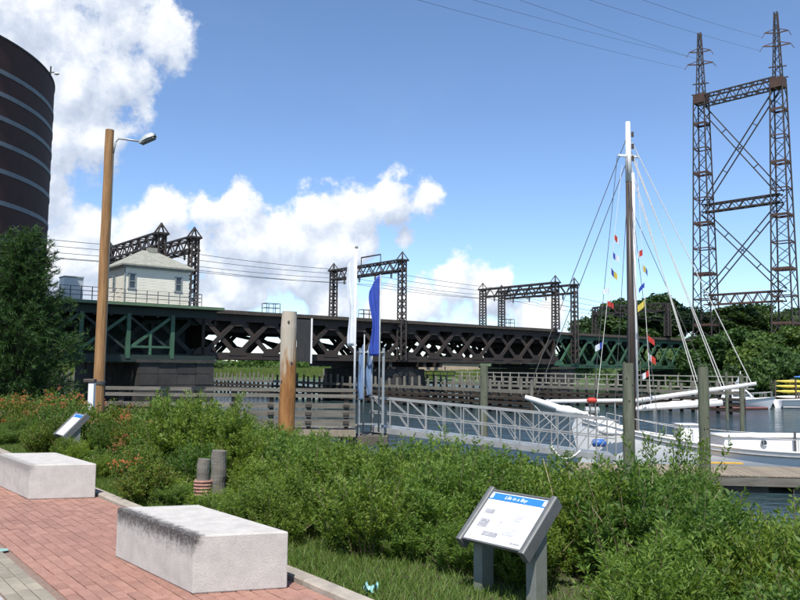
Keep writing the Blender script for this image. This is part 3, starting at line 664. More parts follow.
def left_span():
    r = thing('green_platform_span', 'dark green trussed bridge span carrying the cream house', 'bridge', BP(-12, 2, 4))
    TN = -4.6; sA, sB = bridge_s(128, TN), bridge_s(172, TN); P = sB - sA
    s_end = -0.4; s0 = sA - 3 * P
    MB().bar(BP(s0, TN, 5.0), BP(s_end, TN, 5.0), 0.5, 0.7).build('bottom_chord', 'steel_deepgreen', r)
    MB().bar(BP(s0, TN, 9.65), BP(s_end, TN, 9.65), 0.5, 0.8).build('top_chord', 'steel_deepgreen', r)
    MB().bar(BP(sA, TN - .1, 6.15), BP(sB, TN - .1, 6.15), 0.2, 0.22).build('strut', 'steel_green', r)
    for k in range(-3, 2):
        s = sA + P * k
        MB().bar(BP(s, TN - 0.15, 5.0), BP(s, TN - 0.15, 9.4), 0.34, 0.4, U3).build('post', 'steel_green', r)
        if k < 1:
            MB().bar(BP(s + .1, TN - .08, 5.9), BP(s + P - .1, TN - .08, 9.2), 0.30, 0.16, U3.cross(V(0, 0, 1))).build('diagonal', 'steel_green', r)
            MB().bar(BP(s + .1, TN + .1, 9.2), BP(s + P - .1, TN + .1, 5.9), 0.24, 0.14, U3.cross(V(0, 0, 1))).build('diagonal', 'steel_deepgreen', r)
    MB().bar(BP(sA + P / 2, TN - .12, 5.3), BP(sA + P / 2, TN - .12, 7.6), 0.2, 0.24, U3).build('hanger', 'steel_green', r)
    for t in (0.5, 7.2, 14.4): truss(r, s0 - 6, s_end, t, 4.9, 10.0, 6, 'steel_deepgreen', 0.7, posts=True)
    for t in (2.6, 9.4): MB().bar(BP(s0 - 6, t, 7.4), BP(s_end - .2, t, 7.4), 0.3, 5.0).build('dark_backing_sheet', 'steel_deepgreen', r)  # added dark sheets that block light showing through the truss
    for k in range(12):
        s = s0 + 1 + k * 1.55
        if s < s_end: MB().bar(BP(s, TN, 9.4), BP(s, 14.4, 9.4), 0.3, 0.6).build('floor_beam', 'steel_deepgreen', r)
    MB().bar(BP(s0 - 8, 5.0, 10.22), BP(0.0, 5.0, 10.22), 21.4, 0.30).build('platform_deck', 'board_dark', r)
    MB().bar(BP(s0 - 2, -5.78, 10.26), BP(0.0, -5.78, 10.26), 0.14, 0.28).build('edge_beam', 'pale_green', r)
    z0 = 10.44; ss = [bridge_s(px, -5.6) for px in range(58, 204, 11)]
    for s in ss: MB().bar(BP(s, -5.6, z0), BP(s, -5.6, z0 + 1.22), 0.07).build('railing_post', 'rail', r)
    for z in (0.42, 0.82, 1.22): MB().bar(BP(ss[0], -5.6, z0 + z), BP(ss[-1], -5.6, z0 + z), 0.06).build('railing_bar', 'rail', r)
    sE = ss[-1]
    for z in (0.42, 0.82, 1.22): MB().bar(BP(sE, -5.55, z0 + z), BP(sE, -2.6, z0 + z), 0.06).build('railing_bar', 'rail', r)
    for t in (-4.1, -2.6): MB().bar(BP(sE, t, z0), BP(sE, t, z0 + 1.22), 0.07).build('railing_post', 'rail', r)
left_span()
def bridge_house():
    TF, TBk = -4.4, 0.9; sL, sR = bridge_s(123.5, TF), bridge_s(187.5, TF); z0, ze, za = 10.40, 14.15, 16.2
    r = thing('bridge_control_house', 'cream clapboard house with grey hip roof on the bridge', 'house', BP((sL + sR) / 2, (TF + TBk) / 2, z0))
    R = Matrix((U3, V3, V(0, 0, 1))).transposed(); sc_, tc_ = (sL + sR) / 2, (TF + TBk) / 2
    MB().box(BP(sc_, tc_, (z0 + ze) / 2), (sR - sL, TBk - TF, ze - z0), R).build('wall', 'cream', r)
    n = 24; H = (ze - z0) / n
    fr = MB()
    for i in range(n):
        z = z0 + H * i
        for (p, q, o) in ((BP(sL - .02, TF, z), BP(sR + .02, TF, z), V3 * -1), (BP(sL, TBk, z), BP(sL, TF - .02, z), U3 * -1), (BP(sR, TF, z), BP(sR, TBk, z), U3)):
            fr.add([p + o * .035, q + o * .035, q + o * .008 + V(0, 0, H), p + o * .008 + V(0, 0, H), p + o * .002, q + o * .002], [(0, 1, 2, 3), (4, 5, 1, 0)])
    fr.build('clapboards', 'cream', r)
    e = 0.45; ap = BP(sc_, tc_, za); cs = [BP(sL - e, TF - e, ze), BP(sR + e, TF - e, ze), BP(sR + e, TBk + e, ze), BP(sL - e, TBk + e, ze)]
    mb = MB(); r0, r1 = BP(sc_ - .7, tc_, za), BP(sc_ + .7, tc_, za); up = V(0, 0, .16)
    mb.add(cs + [c + up for c in cs] + [r0, r1], [(0, 3, 2, 1), (0, 1, 5, 4), (1, 2, 6, 5), (2, 3, 7, 6), (3, 0, 4, 7), (4, 5, 9, 8), (5, 6, 9), (6, 7, 8, 9), (7, 4, 8)])
    roof = mb.build('roof', 'roof', r)
    MB().box(BP(sc_ + .3, tc_, za + .05), (0.9, 0.8, 0.5), R).build('vent', 'roof', roof)
    MB().box(BP(sc_, tc_, ze - 0.09), (sR - sL + .5, TBk - TF + .5, 0.16), R).build('eave_trim', 'trim', r)
    def win(p, q, zc, h):
        p, q = Vector(p), Vector(q); out = (q - p).cross(V(0, 0, 1)).normalized(); c = (p + q) / 2; w = (q - p).length; d = (q - p).normalized()
        Rw = Matrix((d, -out, V(0, 0, 1))).transposed()
        f = MB()
        for (a, b, ww, hh) in ((0, h / 2, w + .2, .12), (0, -h / 2, w + .26, .14), (-w / 2, 0, .12, h - .1), (w / 2, 0, .12, h - .1), (0, 0, w, .07)):
            f.box(c + d * a + V(0, 0, zc - c.z + b) + out * .06, (ww, .10, hh), Rw)
        o = f.build('window', 'trim', r)
        for b in (-h / 4, h / 4): MB().box(c + V(0, 0, zc - c.z + b) + out * .035, (w - .1, .03, h / 2 - .1), Rw).build('pane', 'glass', o)
    for px in (130.5, 177): s = bridge_s(px, TF); win(BP(s - .32, TF, 12), BP(s + .32, TF, 12), 12.62, 1.45)
    win(BP(sL, -1.2, 12), BP(sL, -1.8, 12), 12.65, 1.4)
    MB().bar(BP(sL - .07, TF - .07, z0), BP(sL - .07, TF - .07, ze), 0.09).build('downpipe', 'trim', r)
bridge_house()
ub = thing('utility_cabinet', 'pale grey metal cabinet on the bridge deck behind the pine', 'cabinet', BP(bridge_s(69, -1), -1, 10.38))
MB().bar(BP(bridge_s(60, -1), -1, 11.6), BP(bridge_s(79, -1), -1, 11.6), 1.6, 2.4).build('housing', 'cabinet', ub)
MB().bar(BP(bridge_s(59.5, -1), -1, 12.86), BP(bridge_s(79.5, -1), -1, 12.86), 1.8, 0.12).build('lid', 'trim', ub)

def lattice_col(mb, p, q, w0, w1, n, th, ax=(V(1, 0, 0), V(0, 1, 0)), plates=None):
    p, q = Vector(p), Vector(q); cr = []
    for k in range(n + 1):
        f = k / n; c = p.lerp(q, f); w = (w0 + (w1 - w0) * f) / 2
        cr.append([c + ax[0] * (a * w) + ax[1] * (b * w) for a, b in ((-1, -1), (1, -1), (1, 1), (-1, 1))])
    for i in range(4): mb.bar(cr[0][i], cr[n][i], th * 1.3)
    for k in range(n):
        for i in range(4):
            j = (i + 1) % 4
            a, b = (cr[k][i], cr[k + 1][j]) if k % 2 == 0 else (cr[k][j], cr[k + 1][i])
            mb.bar(a, b, th * 0.7)
    return cr
def gantry(s, label, ztop=18.3, tn=-0.75, tf=15.4, zlow=10.35, finial=True, beam=1.35, mast=False):
    g = thing('catenary_gantry', label, 'gantry', BP(s, (tn + tf) / 2, zlow), 'catenary gantries over the bridge')
    ax = (U3, V3)
    for t in (tn, tf):
        mb = MB(); lattice_col(mb, BP(s, t, zlow if t == tf else (10.5 if not mast else ZB + .2)), BP(s, t, ztop), 0.85, 0.75, 16, 0.15, ax); mb.build('post', 'steel_dark', g)
        if finial:
            fb = MB(); b = [BP(s + a, t + c, ztop) for a, c in ((-.6, -.6), (.6, -.6), (.6, .6), (-.6, .6))]
            tip = BP(s, t, ztop + 1.15)
            for q in b: fb.bar(q, tip, 0.13)
            for i in range(4): fb.bar(b[i], b[(i + 1) % 4], 0.2)
            fb.box(BP(s, t, ztop + .95), (.2, .2, .5)); fb.build('finial', 'steel_dark', g)
    mb = MB(); lattice_col(mb, BP(s, tn, ztop - beam / 2), BP(s, tf, ztop - beam / 2), beam, beam, 14, 0.16, (U3, V(0, 0, 1))); mb.build('beam', 'steel_dark', g)
    for k, t in enumerate((1.6, 5.2, 8.9, 12.6)):
        i = MB(); i.tube([BP(s, t, ztop - beam), BP(s, t, ztop - beam - .9)], 0.1, 6)
        for q in range(3): i.tube([BP(s, t, ztop - beam - .25 - .2 * q), BP(s, t, ztop - beam - .31 - .2 * q)], 0.2, 8)
        i.build('insulator', 'insulator', g)
    return g
sG = [bridge_s(158, -.75), bridge_s(191.5, -.75), bridge_s(402, -.75), bridge_s(556, -.75), bridge_s(575, -.75)]
gantry(sG[0], 'left catenary gantry whose beam passes behind the house roof')
gantry(sG[1], 'catenary gantry with lattice post beside the cream house')
gB = gantry(sG[2], 'catenary gantry behind the white and blue banners', ztop=18.6, mast=True)
gantry(sG[3], 'catenary gantry near the span joint, left of a pair', ztop=18.0)
gantry(sG[4], 'catenary gantry near the span joint, right of a pair', ztop=18.0, mast=True)
mb = MB(); zt = 19.0; mb.bar(BP(sG[2], 4, zt + .9), BP(sG[2], 8.5, zt + .9), 0.16)
for t in (4, 8.5): mb.bar(BP(sG[2], t, 18.6), BP(sG[2], t, zt + .9), 0.12)
mb.build('wire_outrigger', 'steel_dark', gB)
g5 = gantry(bridge_s(668, -.75), 'catenary gantry half hidden in the trees at right', ztop=16.6, finial=False)

# sheet panel with white edge, on the fender in front of the swing span
sp = BP(bridge_s(303, -1.6), -1.6, ZB - 0.5)
pn = thing('dark_sheet_panel', 'dark upright sheet panel with a white edge strip', 'panel', sp)
s0, s1 = bridge_s(297.5, -1.6), bridge_s(311, -1.6)
MB().bar(BP(s0, -1.6, 7.4), BP(s1, -1.6, 7.4), 0.12, 5.0).build('sheet', 'soot_black', pn)
for k in range(5): MB().bar(BP(s0 + (s1 - s0) * (k + .5) / 5, -1.69, 4.95), BP(s0 + (s1 - s0) * (k + .5) / 5, -1.69, 9.85), 0.06).build('rib', 'soot_black', pn)
MB().bar(BP(s1 + .1, -1.68, 4.7), BP(s1 + .1, -1.68, 10.1), 0.2, 0.16).build('edge_strip', 'white_paint', pn)
for z in (5.6, 9.4): MB().bar(BP((s0 + s1) / 2, -1.52, z), BP((s0 + s1) / 2, -0.2, z), 0.14).build('bracket', 'steel_dark', pn)

# timber fenders along the pivot pier
def fender(s, t0, t1, label, rail):
    r = thing('timber_fender', label, 'fender', BP(s, (t0 + t1) / 2, -1), 'timber fenders by the pivot pier')
    rnd = random.Random(int(s)); n = int((t1 - t0) / 1.35)
    pm = MB().tube([(0, 0, -1.0), (0, 0, 1.0), (0, 0, 3.3)], [0.19, 0.18, 0.15], 7)
    p0 = pm.build('pile', 'tidal', r, local=True)
    for k in range(n + 1):
        o = p0 if k == 0 else part_copy(p0, r, (0, 0, 0))
        q = BP(s + rnd.uniform(-.08, .08), t0 + (t1 - t0) * k / n, -1) - r.location
        o.location = (q.x, q.y, 0.95 + rnd.uniform(-.25, .2)); o.rotation_euler = (rnd.uniform(-.03, .03), rnd.uniform(-.03, .03), rnd.uniform(0, 6))
    for z in (0.45, 0.95, 1.45, 2.1):
        L = t1 - t0; k = 6
        for i in range(k):
            a = t0 + L * i / k + .05; b = t0 + L * (i + 1) / k - .05
            for ds in (-0.33, 0.33): MB().bar(BP(s + ds + rnd.uniform(-.03, .03), a, z + rnd.uniform(-.05, .05)), BP(s + ds + rnd.uniform(-.03, .03), b, z + rnd.uniform(-.05, .05)), 0.26, 0.30).build('wale', 'tidal', r)
    if rail:
        MB().bar(BP(s + 1.4, t0, 2.55), BP(s + 1.4, t1, 2.55), 1.6, 0.12).build('walkway', 'fender_pale', r)
        rp = MB().box((0, 0, 0.62), (0.12, 0.12, 1.24)).build('railing_post', 'fender_pale', r, local=True)
        m2 = int((t1 - t0) / 1.5)
        for k in range(m2 + 1):
            o = rp if k == 0 else part_copy(rp, r, (0, 0, 0))
            q = BP(s + .75, t0 + (t1 - t0) * k / m2, 2.6) - r.location; o.location = q
        for z in (3.2, 3.75): MB().bar(BP(s + .75, t0, z), BP(s + .75, t1, z), 0.10, 0.12).build('railing_bar', 'fender_pale', r)
fender(20.5, -30, 52, 'left long timber fender of piles and wales by the pivot', False)
fender(38.5, -42, 34, 'right timber fender with railed walkway by the pivot pier', True)
fender(-3.5, 16, 46, 'timber fender beyond the black stone pier at left', False)

# catenary wires
def wire(pts, label, r=0.03, sag=0.35, cat='wire', group='overhead railway wires', m='wire', nm='overhead_wire'):
    P = []
    for a, b in zip(pts[:-1], pts[1:]):
        a, b = Vector(a), Vector(b)
        for i in range(10):
            f = i / 10; P.append(a.lerp(b, f) - V(0, 0, sag * 4 * f * (1 - f)))
    P.append(Vector(pts[-1])); c = P[0]
    mb = MB(); mb.tube(P, r, 5); o = mb.build(nm, m); tag(o, label, cat, group); return o
for k, (t, dz, nm) in enumerate(((1.6, -1.35, 'highest overhead wire, strung above the nearest track'), (5.2, -1.45, 'second overhead wire, above the middle near track'), (8.9, -1.65, 'third overhead wire, above the middle far track'),
                                 (12.6, -1.85, 'fourth overhead wire, above the farthest track'), (3.4, -2.9, 'lowest overhead contact wire between the near tracks'))):
    wire([BP(-75, t, 18.4 + dz), BP(sG[0], t, 18.3 + dz), BP(sG[1], t, 18.3 + dz), BP(sG[2], t, 18.5 + dz), BP(sG[3], t, 18.0 + dz), BP(sG[4], t, 18.0 + dz), BP(bridge_s(668), t, 16.8 + dz), BP(170, t, 16.5 + dz)], nm)

# ------------------------------------------------------------------ transmission tower: two lattice legs, beams and bracing
def tower():
    YL, YR = 155.0, 144.0
    pl0, pr0 = PY(704.5, 345, YL), PY(786, 345, YR); pl1, pr1 = PY(701, 100, YL), PY(778, 84, YR)
    base = (pl0 + pr0) / 2
    r = thing('transmission_tower', 'tall rusty two legged lattice power line tower with crossed bracing', 'tower', (base.x, base.y, 4))
    ex = (pr0 - pl0); ex.z = 0; ex.normalize(); ey = V(-ex.y, ex.x, 0); ax = (ex, ey)
    legs = []
    for (a, b) in ((pl0, pl1), (pr0, pr1)):
        a = V(b.x, b.y, 3.0)
        leg = []
        mb = MB(); cr = lattice_col(mb, a, b, 4.0, 2.2, 22, 0.17, ax); lg = mb.build('leg', 'steel_dark', r); legs.append((a, b))
        for k in range(2, 23, 2):
            pb = MB(); tall = 0.22 if k % 4 else 0.46
            for i in range(4): pb.bar(cr[k][i], cr[k][(i + 1) % 4], 0.12, tall)
            pb.build('splice_plate', 'steel_rust', lg)
        # peak above the beam
        top = b + V(0, 0, 0); tip = b + V(0, 0, 14.2)
        pk = MB(); lattice_col(pk, top, tip, 1.45, 0.5, 14, 0.13, ax); pko = pk.build('peak', 'steel_dark', r)
        for (h, w, kind) in ((10.0, 3.4, 1), (7.4, 4.0, 1), (3.4, 2.6, 0), (1.2, 3.0, 0)):
            am = MB(); c = b + V(0, 0, h)
            d = ex * 0.905 + ey * 0.425
            for sg in (-1, 1):
                am.bar(c, c + d * (sg * w * .6) + V(0, 0, 0.3 * kind), 0.20); am.bar(c + V(0, 0, 1.0 * kind), c + d * (sg * w * .6) + V(0, 0, 0.3 * kind), 0.12)
                if kind: am.bar(c + d * (sg * w * .6) + V(0, 0, .3), c + d * (sg * w * .75) + V(0, 0, -.7), 0.10)
            am.build('cross_arm', 'steel_rust' if kind else 'steel_dark', pko)
        bx = MB(); bx.box(b + V(0, 0, 0.1), (2.35, 2.35, 1.9), Matrix((ex, ey, V(0, 0, 1))).transposed()); bx.build('beam_bracket', 'steel_rust', r)
    (la, lb), (ra, rb) = legs
    def at(leg, z): a, b = leg; f = (z - a.z) / (b.z - a.z); return a.lerp(b, f)
    zt_ = (lb.z + rb.z) / 2; zm = (PY(706, 211, YL).z + PY(779, 196, YR).z) / 2; zl = (PY(706, 300, YL).z + PY(782, 296, YR).z) / 2
    for z, d, m in ((zt_, 1.9, 'steel_dark'), (zm, 1.5, 'steel_dark'), (zl, 1.9, 'steel_rust')):
        p, q = at(legs[0], z), at(legs[1], z)
        mb = MB(); lattice_col(mb, p, q, d, d, 14, 0.2, (ey, V(0, 0, 1))); mb.build('cross_beam', m, r)
    for z0, z1 in ((zt_ - 1, zm + .8), (zm - .8, zl + 1)):
        for (p, q) in ((at(legs[0], z0), at(legs[1], z1)), (at(legs[0], z1), at(legs[1], z0))):
            mb = MB(); dv = (q - p).normalized(); nn = V(0, 0, 1).cross(ey).normalized(); w = dv.cross(ey).normalized() * 0.55
            mb.bar(p + w, q + w, 0.2); mb.bar(p - w, q - w, 0.2)
            for k in (1, 3, 5, 7, 9): c = p.lerp(q, k / 10); mb.bar(c + w, c - w, 0.16)
            mb.build('brace', 'steel_dark', r)
    return legs
legs = tower()
ends = [(0, 9.6, -1, 3.4, (440, -12)), (0, 7.0, -1, 4.0, (398, -8)), (1, 9.6, -1, 3.4, (610, -14)), (1, 7.0, -1, 4.0, (560, -12)), (0, 7.0, 1, 4.0, (470, -20))]
words = ['power line from the upper arm of the left tower leg', 'power line from the lower left arm of the left tower leg', 'power line from the upper arm of the right tower leg',
         'power line from the lower arm of the right tower leg', 'power line from the lower right arm of the left tower leg']
tex = (legs[1][1] - legs[0][1]); tex.z = 0; tex.normalize(); tarm = tex * 0.905 + V(-tex.y, tex.x, 0) * 0.425
for (i, h, sg_, w_, px), w in zip(ends, words):
    b = legs[i][1] + V(0, 0, h) + tarm * (sg_ * w_ * .75); e = PY(px[0], px[1], 75.0); e2 = e + (e - b) * 0.25
    wire([e2, b], w, 0.020, 0.4, group='high voltage power lines', nm='power_line')

# ------------------------------------------------------------------ far shore and the hill at right
SH = [(-900, 150), (-400, 185), (-100, 225), (-40, 245), (15, 245), (38, 190), (52, 128), (62, 108), (90, 99), (160, 92), (900, 60)]
def shore(x):
    for (x0, y0), (x1, y1) in zip(SH[:-1], SH[1:]):
        if x <= x1: return y0 + (y1 - y0) * (x - x0) / (x1 - x0)
    return SH[-1][1]
def far_z(x, y):
    d = y - shore(x)
    z = -1.5 + 2.6 * sstep(-6, 6, d)
    k = sstep(30, 62, x); z += k * (9.0 * sstep(6, 55, d)) + (1 - k) * (1.0 * sstep(10, 120, d))
    z += 0.35 * math.sin(x * .11 + 1) * math.sin(y * .09) * sstep(4, 20, d)
    return z
def far_land():
    xs = [-900, -600, -400, -300] + list(range(-240, 30, 10)) + list(range(30, 170, 4)) + [180, 220, 300, 450, 900]
    mb = MB(); offs = [-14, -6, -3, 0, 2, 4, 6, 9, 12, 16, 20, 25, 30, 36, 42, 50, 60, 80, 110, 160, 300, 700, 2200]
    for o in offs:
        for x in xs: y = shore(x) + o; mb.v.append((x, y, far_z(x, y)))
    n = len(xs); mb.f = [(j * n + i, j * n + i + 1, (j + 1) * n + i + 1, (j + 1) * n + i) for j in range(len(offs) - 1) for i in range(n - 1)]
    structure(mb.build('far_shore', 'marsh', smooth=True))
    rng = np.random.default_rng(3); arr = []
    n = 20000; x = rng.uniform(-190, 28, 20000)
    d = np.abs(rng.normal(0, 22, n)) + 2
    for i in range(n):
        y = shore(x[i]) + d[i]; z = far_z(x[i], y); h = rng.uniform(1.2, 2.6) if x[i] < 45 else rng.uniform(.4, 1.2); w = rng.uniform(.3, .7); a = rng.uniform(-.6, .6); l = rng.uniform(-.4, .4)
        arr.append([(x[i] - w * math.cos(a), y - w * math.sin(a), z - .1), (x[i] + w * math.cos(a), y + w * math.sin(a), z - .1), (x[i] + l, y, z + h)])
    q = []
    for i in range(16000):
        xx = rng.uniform(44, 150); dd = rng.uniform(1, 90); y = shore(xx) + dd; z = far_z(xx, y); h = rng.uniform(.5, 1.7); a = rng.uniform(0, 6.28); w = rng.uniform(.25, .6)
        if abs(xx - 66) < 5 and dd < 42 and dd > 18: continue
        for j in range(2):
            c2 = np.array([xx, y, z]) + rng.normal(0, .5, 3) * np.array([1, 1, .3]); v1 = rng.normal(size=3); v1 /= np.linalg.norm(v1); v2 = rng.normal(size=3); v2 /= np.linalg.norm(v2)
            c2[2] += h * .6; q.append([c2 - v1 * w, c2 - v2 * w * .7, c2 + v1 * w, c2 + v2 * w * .7])
    stuff(quads_mesh('hill_brush', np.array(q), 'tree_mid'), 'tangled green brush covering the hillside at right', 'brush')
    o = quads_mesh('marsh_reeds', np.array(arr), 'reed'); stuff(o, 'green marsh reeds along the far shore under the bridge', 'reeds')
far_land()
def treeline():
    rng = np.random.default_rng(31); n = 26000; x = rng.uniform(-420, 520, n); y = rng.uniform(520, 600, n)
    top = 7.5 + 2.5 * np.sin(x * .021) + 2.0 * np.sin(x * .063 + 1) + 1.3 * np.sin(x * .19 + 2); z = 1.5 + (top - .5) * rng.uniform(0, 1, n) ** .7 + rng.normal(0, .6, n)
    P = np.stack([x, y, z], 1); a = rng.normal(size=(n, 3)); a /= np.linalg.norm(a, axis=1)[:, None]; b = np.cross(a, rng.normal(size=(n, 3))); b /= np.linalg.norm(b, axis=1)[:, None]
    w = rng.uniform(.8, 1.9, n)[:, None]; stuff(quads_mesh('distant_treeline', np.stack([P - a * w, P - b * w, P + a * w, P + b * w], 1), 'tree_mid'), 'distant low line of trees beyond the far marsh', 'treeline')
treeline()
# bare dirt slope and tan wall
def on_hill(px, py):
    d = ray(px, py); k = 90.0
    while k < 260:
        q = CAM + d * k
        if q.z < far_z(q.x, q.y): return q
        k += .25
    return CAM + d * 150
p = on_hill(711, 351); mb = MB()
mb.grid(lambda u, v: (lambda x, y: V(x, y, far_z(x, y) + .14 * math.sin(math.pi * u) * math.sin(math.pi * v) - .05 + .2 * math.sin(u * 9) * math.sin(v * 8) * .3))(p.x - 4 + 7 * u + 1.2 * math.sin(v * 5), p.y - 3 + 8 * v + math.sin(u * 6)), 14, 10)
structure(mb.build('dirt_slope', 'sand', smooth=True))
w0, w1 = PY(424, 378, 262), PY(462, 378, 270); wl = thing('low_building', 'long tan low building on the far shore under the bridge', 'building', ((w0 + w1) / 2).to_tuple()[:2] + (1.8,))
MB().bar(V(w0.x - 5, w0.y, 3.7), V(w1.x + 5, w1.y, 3.7), 6, 4.0).build('wall', 'stone_tan', wl)
MB().bar(V(w0.x - 5.5, w0.y, 5.85), V(w1.x + 5.5, w1.y, 5.85), 7, 0.28).build('roof', 'roof', wl)
for k in range(5):
    c = w0.lerp(w1, (k + .5) / 5); MB().box((c.x, c.y - 3.0, 3.9), (1.2, .2, 1.2)).build('window', 'glass', wl)

def crown_mesh(seed, R, H, n, leaf, blobs, m, name='crown', parent=None, low=0.25):
    rng = np.random.default_rng(seed); C = []
    for i in range(blobs):
        a = rng.uniform(0, 6.28); rr = R * 0.68 * math.sqrt(rng.uniform(0, 1)); f = rng.uniform(low, 0.92)
        k = math.sqrt(max(0.05, 1 - ((f - .5) / .55) ** 2)); C.append((rr * k * math.cos(a), rr * k * math.sin(a), H * f, R * rng.uniform(.25, .45)))
    C = np.array(C); idx = rng.integers(0, blobs, n); d = rng.normal(size=(n, 3)); d /= np.linalg.norm(d, axis=1)[:, None]
    rad = C[idx, 3] * np.clip(rng.normal(.88, .17, n), .2, 1.3); pos = C[idx, :3] + d * rad[:, None] * np.array([1, 1, .8])
    nrm = d + rng.normal(size=(n, 3)) * .6; nrm /= np.linalg.norm(nrm, axis=1)[:, None]
    t = np.cross(nrm, rng.normal(size=(n, 3))); t /= np.linalg.norm(t, axis=1)[:, None]; b = np.cross(nrm, t)
    L = leaf * rng.uniform(.6, 1.3, n)[:, None]; W = L * .6
    arr = np.stack([pos - t * L, pos - b * W, pos + t * L, pos + b * W], 1); return quads_mesh(name, arr, m, parent)
def tree_proto(seed, R, H, m, n=2600, leaf=.42, blobs=16):
    r = thing('broadleaf_tree', 'x', 'tree', (0, 0, 0), 'trees on the far bank'); rnd = random.Random(seed)
    crown_mesh(seed, R, H, n, leaf, blobs, m, 'crown', r)
    mb = MB(); mb.tube([(0, 0, -.5), (.1, 0, H * .3), (0, .1, H * .7)], [R * .07, R * .055, R * .02], 7)
    for k in range(6):
        a = rnd.uniform(0, 6.28); z = H * rnd.uniform(.25, .5); mb.tube([(0, 0, z), (R * .5 * math.cos(a), R * .5 * math.sin(a), z + H * .22)], [R * .035, R * .012], 5)
    mb.build('trunk', 'bark', r, local=True); return r
prot = [tree_proto(11, 4.2, 10, 'tree_dark', 5200, .38, 24), tree_proto(12, 4.6, 9, 'tree_mid', 5200, .38, 24), tree_proto(13, 5.0, 11, 'tree_dark', 5600, .40, 26), tree_proto(14, 4.0, 8, 'tree_mid', 4600, .36, 22)]
used = set()
def put_tree(k, px, ytop, Y, width_px, label, zbase=None):
    p = PY(px, ytop, Y); zb = far_z(p.x, Y) if zbase is None else zbase
    H0 = (10, 9, 11, 8)[k]; R0 = (4.2, 4.6, 5.0, 4.0)[k]
    sz = max(0.2, (p.z - zb) / (H0 * 1.0)); sx = width_px / 2 * Y / FPX / R0
    rz = random.Random(px * 3 + Y).uniform(0, 6.28)
    if k not in used:
        used.add(k); o = prot[k]; o.location = (p.x, Y, zb); o.rotation_euler = (0, 0, rz); o.scale = (sx, sx, sz); o['label'] = label
    else: o = dup(prot[k], (p.x, Y, zb), rz, (sx, sx, sz), label)
TL = [(0, 612, 300, 186, 62, 'dark tree left of the mast on the hill crest'), (2, 652, 296, 182, 66, 'largest dark tree right of the mast on the hill crest'), (1, 585, 322, 192, 40, 'green tree at the left foot of the hill'),
      (0, 635, 310, 176, 50, 'dark tree directly behind the mast'), (2, 682, 308, 178, 50, 'dark tree in front of the left tower leg base'), (3, 572, 338, 196, 26, 'small tree at left end of the hill above the green span'),
      (0, 722, 306, 176, 50, 'dark tree right of the left tower leg'), (2, 752, 304, 172, 52, 'dark tree between the two tower legs'), (0, 800, 306, 170, 60, 'dark tree at the right picture edge on the hill'),
      (1, 700, 340, 150, 46, 'green tree below the left tower leg'), (1, 735, 330, 138, 56, 'broad green tree above the motorboat cabin'), (3, 765, 335, 130, 46, 'mid green bushy tree above the kayak rack'),
      (1, 798, 328, 132, 52, 'green tree at the right edge below the right tower leg'), (3, 745, 352, 118, 46, 'low bush on the bank behind the motorboat'), (3, 780, 350, 114, 44, 'low bright bush on the bank behind the kayaks'),
      (1, 808, 352, 116, 40, 'low bush at the right picture edge'), (0, 705, 362, 122, 34, 'dark bush on the shore near the span end'), (2, 727, 366, 112, 34, 'dark shoreline bush behind the motorboat bow'),
      (3, 520, 366, 250, 34, 'far bush under the bridge right of the tan building'), (1, 482, 370, 252, 26, 'far bush right beside the tan building'), (3, 104, 361, 232, 34, 'far shore bush left of the lamp pole base'),
      (1, 60, 364, 238, 40, 'far shore bush behind the pine'), (3, 215, 363, 258, 30, 'far shore bush under the left end of the brown span')]
TL += [(2, 596, 312, 184, 44, 'dark tree between the gantry pair and the mast'), (0, 668, 304, 180, 46, 'dark tree under the half hidden gantry'), (2, 700, 312, 170, 44, 'dark tree around the left tower leg base'), (0, 738, 312, 166, 46, 'dark tree under the lowest tower beam'),
       (2, 776, 312, 164, 48, 'dark tree around the right tower leg base'), (1, 718, 338, 144, 40, 'green tree just above the bare dirt slope'), (3, 690, 352, 138, 34, 'small green tree beside the end of the green span'), (1, 780, 338, 136, 50, 'green tree under the right tower leg'),
       (3, 755, 344, 124, 44, 'bushy green tree directly above the motorboat mast'), (2, 630, 316, 196, 70, 'dark tree farthest back behind the mast'), (3, 760, 362, 108, 40, 'low shoreline bush left of the kayak rack'), (1, 795, 360, 108, 40, 'low shoreline bush right behind the kayak rack')]
for a in TL: put_tree(*a)

